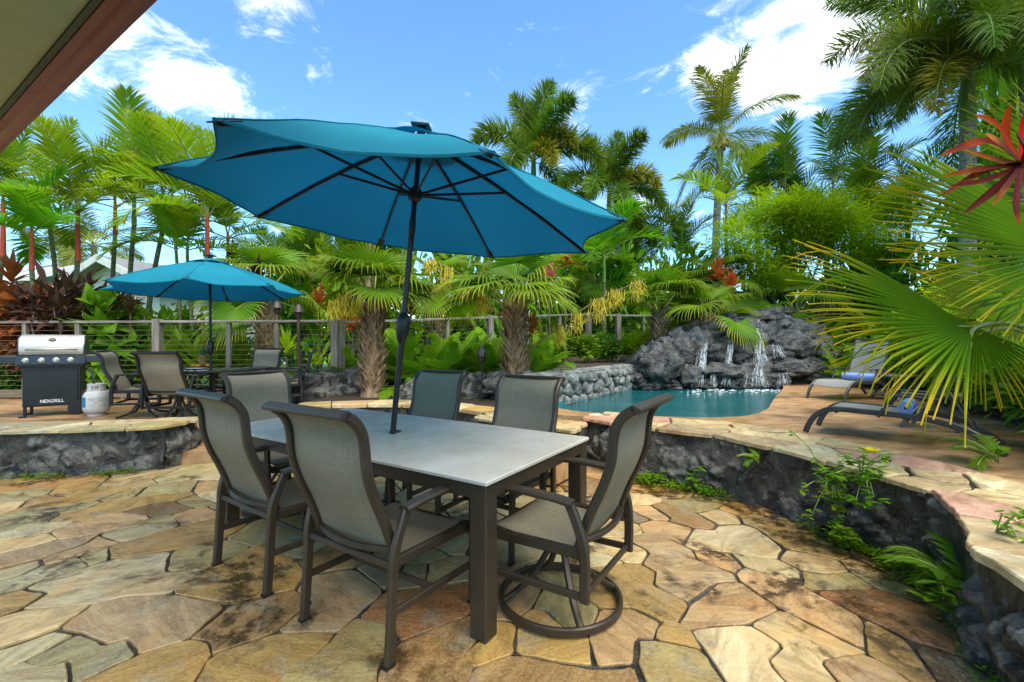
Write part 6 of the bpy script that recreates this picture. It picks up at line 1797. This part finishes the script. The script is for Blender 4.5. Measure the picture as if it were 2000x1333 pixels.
# shrubs and coloured plants behind the left fence
GC = 'coloured leaf plants'
for k, (px, py, d, kind, s_, lab) in enumerate(((28, 600, 9.0, 'rust', 1.5, 'rust orange broad leaved croton at the left edge behind the fence'), (70, 640, 8.9, 'rust', 1.1, 'low rust leaved croton right behind the grill lid'),
        (150, 590, 9.1, 'maroon', 1.7, 'dark maroon leaved shrub behind the fence above the grill'), (110, 640, 8.8, 'maroon', 1.2, 'small dark maroon shrub left of the propane tank line'), (200, 640, 8.9, 'broad', 1.3, 'broad leaved green shrub poking through the fence above the propane tank'),
        (160, 705, 8.75, 'broad', 1.1, 'low broad leaved green shrub behind the grill shelf'), (10, 715, 8.75, 'green', 1.1, 'green shrub behind the fence left of the grill'), (265, 690, 9.0, 'mid', 1.1, 'green shrub behind the left chair of the round table'),
        (350, 640, 10.4, 'mid', 1.6, 'light green shrub behind the far umbrella pole'), (440, 650, 10.2, 'green', 1.6, 'dark green shrub behind the round table'), (500, 690, 9.6, 'maroon', 1.0, 'dark shrub behind the far chair of the round table'))):
    g = W(px, py, d); shrub(kind, lab, (g.x, g.y, ZS), s_ * (1.0 if py < 660 else .8), group='shrubs behind the left fence', seed=k + 80, zs=max(.7, (g.z - ZS) / (.74 * s_)) if py < 660 else .9)
for k, (px, py, d, zb, kind, s_, lab) in enumerate(((225, 590, 8.9, ZS, 'dracaena', 1.0, 'spiky maroon dracaena left of the ladder'), (250, 610, 8.8, ZS, 'dracaena', .9, 'spiky maroon dracaena in front of the ladder foot'), (170, 615, 8.8, ZS, 'dracaena', .9, 'spiky rust dracaena above the grill shelf'),
        (20, 560, 9.2, ZS, 'ti_orange', 1.2, 'orange ti plant at the left edge'), (685, 640, 9.3, ZS, 'ti_red', .9, 'red ti plant beside the fence corner post'), (625, 600, 9.8, ZS, 'ti_orange', .9, 'orange ti plant between the torches and the left stocky palm'),
        (660, 650, 9.5, ZS, 'ti_orange', .9, 'low orange ti plant behind the fence corner'), (1075, 560, 8.6, .6, 'ti_pink', 1.1, 'pink ti plant right of the right stocky palm crown'), (1040, 655, 7.6, .6, 'ti_orange', .75, 'orange ti plant against the right stocky palm trunk'),
        (1408, 545, 11.2, .9, 'ti_orange', 1.0, 'orange red bromeliad above the waterfall fan palm'), (1430, 568, 10.9, .9, 'ti_red', .95, 'pink red bromeliad above the waterfall fan palm'), (1105, 520, 10.5, .5, 'ti_orange', 1.1, 'orange ti plant behind the big umbrella right tip'),
        (500, 560, 9.0, ZS, 'ti_maroon', 1.0, 'maroon ti plant under the far umbrella right rim'), (455, 520, 10.4, ZS, 'ti_maroon', 1.0, 'maroon ti plant above the far umbrella right slope'), (800, 620, 9.3, .46, 'ti_maroon', .8, 'maroon ti plant behind the ferns'),
        (560, 690, 8.9, ZS, 'lime', 1.1, 'lime leaved plant behind the right chair of the round table'), (615, 715, 8.9, ZS, 'lime', .9, 'lime leaved plant by the torch foot'), (1835, 745, 6.6, .53, 'ti_orange', .75, 'withered orange plant behind the slatted side table'))):
    g = W(px, py, d); cane(lab, (g.x, g.y, zb), kind, g.z - zb, s_, seed=k, lean=rnd.uniform(-.08, .08))
for k, (px, d) in enumerate(((385, 9.2), (350, 9.4), (305, 9.3), (330, 9.2), (420, 9.3), (470, 9.2), (250, 9.1))):
    g = W(px, 700, d); cane(f'broad leaved ginger clump behind the left fence, {ORD[sorted((385, 350, 305, 330, 420, 470, 250)).index(px)]} from the left', (g.x, g.y, ZS), 'broad', rnd.uniform(.25, .6), 1.1, 'ginger_plant', 'ginger clumps behind the left fence', seed=k + 40)

# ferns and taro in the bed between the stocky palms
def fern(label, loc, s_, seed, n=13, group=None):
    r3 = random.Random(seed); t = thing('fern', label, 'fern', loc, 0, group)
    for i in range(n): ob('frond', FERN_V[min(3, i * 4 // n)], t, (0, 0, 0), (0, 0, i * 2.4 + r3.uniform(-.3, .3)), s_ * r3.uniform(.8, 1.15))
    return t
for k, (px, py, d, zb, s_) in enumerate(((795, 720, 8.0, .46, 1.3), (840, 730, 7.9, .46, 1.3), (880, 735, 7.8, .46, 1.25), (915, 725, 8.1, .46, 1.4), (960, 715, 8.0, .5, 1.3), (800, 690, 8.6, .46, 1.5), (860, 690, 8.7, .46, 1.5), (930, 690, 8.7, .46, 1.4), (1040, 690, 7.7, .6, 1.2), (1065, 690, 8.1, .7, 1.2),
                                         (680, 720, 8.6, .44, 1.1), (760, 700, 8.5, .45, 1.3), (895, 660, 9.2, .46, 1.6), (780, 660, 9.2, .46, 1.6), (970, 665, 9.0, .5, 1.5), (700, 700, 8.7, .44, 1.2))):
    g = W(px, py, d); fern(f'bright green fern in the bed behind the dining table, {ORD[(10, 15, 11, 13, 0, 5, 1, 6, 2, 12, 3, 7, 4, 14, 8, 9).index(k)]} from the left', (g.x, g.y, zb), s_ * 1.2, k, 17, 'ferns in the palm bed')
for k, (px, d, s_) in enumerate(((870, 9.0, .6), (905, 8.9, .62), (940, 9.1, .6), (825, 9.0, .6))):
    g = W(px, 720, d); shrub('taro', f'lime green heart leaved taro among the ferns, {ORD[(3, 0, 1, 2).index(k)]} from the left', (g.x, g.y, .46), s_, 'taro_plant', 'taro plants in the palm bed', 'plant', seed=k + 5)
for k, (px, py, d, zb, s_, kind) in enumerate(((1100, 690, 11.0, .84, .8, 'green'), (1150, 690, 10.8, .84, .7, 'mid'), (1190, 695, 11.2, .84, .8, 'green'), (1230, 690, 11.3, .84, .75, 'lime'), (1080, 690, 10.2, .84, .7, 'mid'), (1260, 690, 11.6, .84, .8, 'lime'))):
    g = W(px, py, d); shrub(kind, f'low leafy shrub in front of the fence beside the pool, {ORD[(4, 0, 1, 2, 3, 5).index(k)]} from the left', (g.x, g.y, zb), s_, group='low shrubs beside the pool fence', seed=k + 30)
# waterfall sides and deck edge
for k, (px, py, d, zb, s_) in enumerate(((1640, 720, 9.2, .5, 1.3), (1655, 690, 9.6, .5, 1.5), (1690, 700, 9.0, .5, 1.3), (1620, 650, 11.2, .9, 1.5), (1640, 740, 8.9, .5, 1.0), (1480, 600, 11.6, 1.7, 1.0), (1520, 605, 11.6, 1.6, 1.0))):
    g = W(px, py, d); fern(f'bright green fern beside the rock waterfall, {ORD[(5, 6, 3, 4, 0, 1, 2).index(k)]} from the left', (g.x, g.y, zb), s_, k + 30, 12, 'ferns beside the waterfall')
r3 = random.Random(9)
for k in range(26):
    t_ = k / 25; x = 4.75 + 2.3 * t_ + r3.uniform(0, .5); y = 3.3 + 6.2 * t_ + r3.uniform(-.25, .25)
    if k % 2: x += .8
    shrub(('green', 'mid', 'mid', 'lime')[k % 4], 'leafy hedge shrub along the right edge of the pool deck', (x, y, .52), r3.uniform(.9, 1.5) * (1.25 if k % 2 else .85), 'hedge_shrub', 'hedge shrubs along the deck', seed=k)
for k, (x, y) in enumerate(((3.75, 2.6), (4.1, 2.9), (4.4, 3.5), (4.7, 3.1), (4.9, 4.3), (5.0, 2.6))):
    shrub('mid', 'leafy shrub under the very large near fan palm', (x, y, .52), .75 + .1 * (k % 3), 'hedge_shrub', 'shrubs under the near fan palm', seed=k + 60)
# back rows: shrubs and trees closing the view behind everything
r3 = random.Random(12)
for k in range(40):
    px = -160 + 2400 * k / 39 + r3.uniform(-25, 25); d = r3.uniform(14.5, 19) if 550 < px else r3.uniform(19, 26)
    g = W(px, 700, d); s_ = r3.uniform(1.5, 2.3) * (1.1 if px > 600 else .9)
    if px < 480: s_ *= .6
    shrub(r3.choice(('green', 'mid', 'green', 'lime')), 'leafy background shrub beyond the lawn', (g.x, g.y, ZS), s_, 'background_shrub', 'shrubs closing the view beyond the lawn', seed=k, zs=1.15)
for k, (px, py, d, s_, kind, lab) in enumerate(((2030, 40, 12, 2.2, 'mid', 'fine leaved green tree at the top right corner'), (1960, 420, 11, 2.6, 'green', 'dark green tree behind the red bromeliad'), (1120, 545, 16, 2.2, 'mid', 'light tree right of the big umbrella tip'),
                                                (600, 560, 14, 2.0, 'mid', 'light green tree behind the torches'), (1640, 560, 16, 2.6, 'green', 'dark tree behind the yellow flowered shrub'), (1310, 570, 15, 2.2, 'green', 'dark tree behind the waterfall fan palms'), (960, 560, 13.5, 2.2, 'green', 'dark tree behind the right stocky palm'), (760, 545, 13, 2.0, 'mid', 'green tree behind the left stocky palm'), (680, 545, 12.5, 1.8, 'lime', 'light tree left of the left stocky palm'), (1060, 550, 14.5, 2.0, 'lime', 'light tree behind the pink ti plant'), (1400, 600, 14, 2.0, 'mid', 'green tree behind the red bromeliads'), (1210, 590, 14.2, 2.0, 'mid', 'green tree behind the pool fence'), (880, 560, 14, 2.0, 'mid', 'green tree between the two stocky palms'), (1500, 585, 14.5, 2.0, 'mid', 'green tree low behind the left part of the yellow flowered shrub'), (1700, 580, 13.5, 2.0, 'mid', 'green tree low behind the right part of the yellow flowered shrub'), (1780, 560, 12, 2.0, 'green', 'dark tree behind the far chaise lounge'))):
    g = W(px, py, d); shrub(kind, lab, (g.x, g.y, ZS), s_, 'broadleaf_tree', 'broadleaf trees behind the garden', 'tree', seed=k, zs=max(.9, (g.z - ZS) / (.6 * s_)))

# plants growing out of the curved wall
def wall_plant(label, px, py, d, n, size, seed, cat='plant', kind='lf_mid', spread=.12, name='wall_plant', asp=.5, hang=.4):
    g = W(px, py, d); r3 = random.Random(seed); t = thing(name, label, cat, g, 0, None); b = MB(); T = []; s_ = MB()
    for k in range(n):
        q = Vector((r3.gauss(0, spread), r3.gauss(-.05, spread * .45), r3.gauss(0, spread * 1.1)))
        s_.tube([(0, .03, -.02), q * .6 + Vector((0, 0, .03)), q], .003, 4)
        for j in range(6):
            a = r3.uniform(0, 6.28); d_ = Vector((math.cos(a), math.sin(a), r3.uniform(-.3, .5))); strip_leaf(b, T, q + Vector((r3.gauss(0, .01), r3.gauss(0, .01), r3.gauss(0, .02))), d_, ZUP, (ZUP + d_ * .1 - d_ * d_.dot(ZUP)).normalized(), size * r3.uniform(.6, 1.2), size * asp, hang, fold=.25, prof=(.2, .85, 1.0, .7, 0))
    b.t = T; b.build('leaves', [M[kind]], t); s_.build('stems', M['stalk'], t)
    return t
fp = wall_plant('leafy green weed with a yellow flower growing over the curved wall', 1690, 925, 2.80, 16, .07, 1, spread=.08)
wall_plant('bushy green weed hanging from the middle of the curved wall', 1625, 940, 2.95, 34, .055, 2, spread=.10)
wall_plant('trailing green weed below the bushy weed at the drain pipe', 1640, 1030, 2.92, 12, .06, 3, spread=.06)
b = MB(); T = []
for k in range(6):
    a = k * math.pi / 3; strip_leaf(b, T, Vector((0, 0, 0)), Vector((math.cos(a), math.sin(a), .5)), ZUP, Vector((-math.cos(a) * .4, -math.sin(a) * .4, 1)).normalized(), .055, .055, .1, prof=(.4, 1.0, .9, .5))
b.t = T; yf = b.build('blossom', [M['flower']], fp, loc=W(1700, 884, 2.74) - W(1690, 925, 2.80))
wall_plant('broad leaved seedling at the foot of the wall near the lower right', 1835, 1155, 2.15, 5, .085, 5, spread=.035)
for k, (px, py, z, s_, yaw, lab) in enumerate(((1482, 905, None, .20, 2.6, 'small yellow green fern sprouting from the curved wall'), (1790, 1150, 0, .30, 2.4, 'strap leaved fern at the foot of the wall, lower right'), (1845, 1240, 0, .46, 2.2, 'large lobed fern leaf arching at the lower right corner'), (1950, 905, .53, .36, 2.5, 'yellow green fern at the right edge beside the lounger foot'))):
    g = W(px, py, 3.62) if z is None else P(px, py, z)
    if k in (1, 2): g = P(px + 60, py + (10 if k == 1 else -20), .02); g.z = .10
    t = thing('fern', lab, 'fern', g, 0, 'ferns on the curved wall'); r3 = random.Random(k)
    for i in range(7 if k != 2 else 4):
        yw = yaw + (i - 3) * .42 + r3.uniform(-.2, .2); L_ = s_ * r3.uniform(.7, 1.0)
        pts = rachis(L_, 60 - 10 * (i % 3), 75 + 20 * (i % 2), 12); b = MB(); T = []; o_ = len(b.v); b.tube(pts, .004, 5, 1); T += [0.0] * (len(b.v) - o_)
        nl = 7
        for q in range(nl):
            tt = .28 + .72 * q / (nl - 1); p, tg = at_path(pts, min(.99, tt))
            for sg in (-1, 1):
                sdv = Vector((0, sg, 0)); d_ = tg * .75 + sdv * .7; strip_leaf(b, T, p, d_, sdv, tg.cross(Vector((0, 1, 0))).normalized() * -1, L_ * (.26 if q < nl - 1 else .20) * (1.15 - .5 * abs(tt - .6)), L_ * .085, .35, prof=(1.0, .95, .8, .5, 0))
        # web along the midrib
        for q in range(10):
            p, tg = at_path(pts, .25 + .07 * q); p2, _ = at_path(pts, .25 + .07 * (q + 1)); w = L_ * .045; b.add([p - Vector((0, w, 0)), p + Vector((0, w, 0)), p2 + Vector((0, w, 0)), p2 - Vector((0, w, 0))], [(0, 1, 2, 3)]); T += [.5] * 4
        b.t = T; b.build('leaf', [M['lf_fern'], M['stalk']], t, rot=(0, 0, yw))
# moss and creeping weeds along the wall feet
def creep(label, path, n, seed, spread=.05, zmax=.05, size=.022):
    r3 = random.Random(seed); b = MB(); T = []; pts = [Vector((p[0], p[1], .015)) for p in path]
    for k in range(n):
        p, tg = at_path(pts, r3.random() ** 1.0); f_ = max(0, noise.noise(Vector((p.x * 2.3, p.y * 2.3, seed))) + .25)
        if r3.random() > f_ * 2.2: continue
        q = p + Vector((r3.gauss(0, spread), r3.gauss(0, spread), r3.random() * zmax)); a = r3.uniform(0, 6.28); d_ = Vector((math.cos(a), math.sin(a), r3.uniform(0, .7)))
        strip_leaf(b, T, q, d_, ZUP, ZUP, size * r3.uniform(.6, 1.4), size * .8, .3, prof=(.4, 1.0, 0))
    b.t = T; tag(b.build('creeping_weeds', [M['lf_fern']]), label, kind='stuff')
creep('tiny creeping weeds along the foot of the curved wall', [(p[0] - .03, p[1] - .09) for p in RW[1:8]], 5200, 1, .05, .06)
creep('dense patch of small weeds at the left part of the curved wall foot', [(1.12, 4.40), (1.45, 4.22), (1.75, 3.98)], 3200, 2, .06, .09, .028)
creep('tiny creeping weeds along the foot of the left seat wall', [(p[0], p[1] - .10) for p in LW], 1500, 3, .03, .05)
wall_plant('small pointed weed at the foot of the curved wall, left part', 1290, 925, 4.35, 5, .07, 7, spread=.03)
wall_plant('small pointed weed at the foot of the curved wall beside the weed patch', 1350, 935, 4.1, 5, .07, 8, spread=.03)
wall_plant('creeping green weed lying on the flagstone cap at the right edge', 1960, 1035, 1.95, 8, .05, 9, spread=.06)
# drain pipes in the wall foot
M['pipe'] = simple('drain_pipe', (.02, .02, .02), .5)
for (px, py, d, r_, lab) in ((1612, 1030, 3.10, .04, 'dark drain pipe end in the curved wall under the bushy weed'), (1275, 935, 4.33, .035, 'dark drain pipe end at the left foot of the curved wall')):
    g = W(px, py, d); dirv = Vector((-g.x, -g.y, 0)).normalized(); b = MB(); b.lathe([(r_, 0), (r_, .16), (r_ * .82, .16), (r_ * .82, .02)], 18); o = b.build('drain_pipe', M['pipe'], None, angle=40, loc=g - dirv * .10); o.rotation_euler = dirv.to_track_quat('Z', 'Y').to_euler(); tag(o, lab, 'pipe', 'drain pipes in the curved wall')
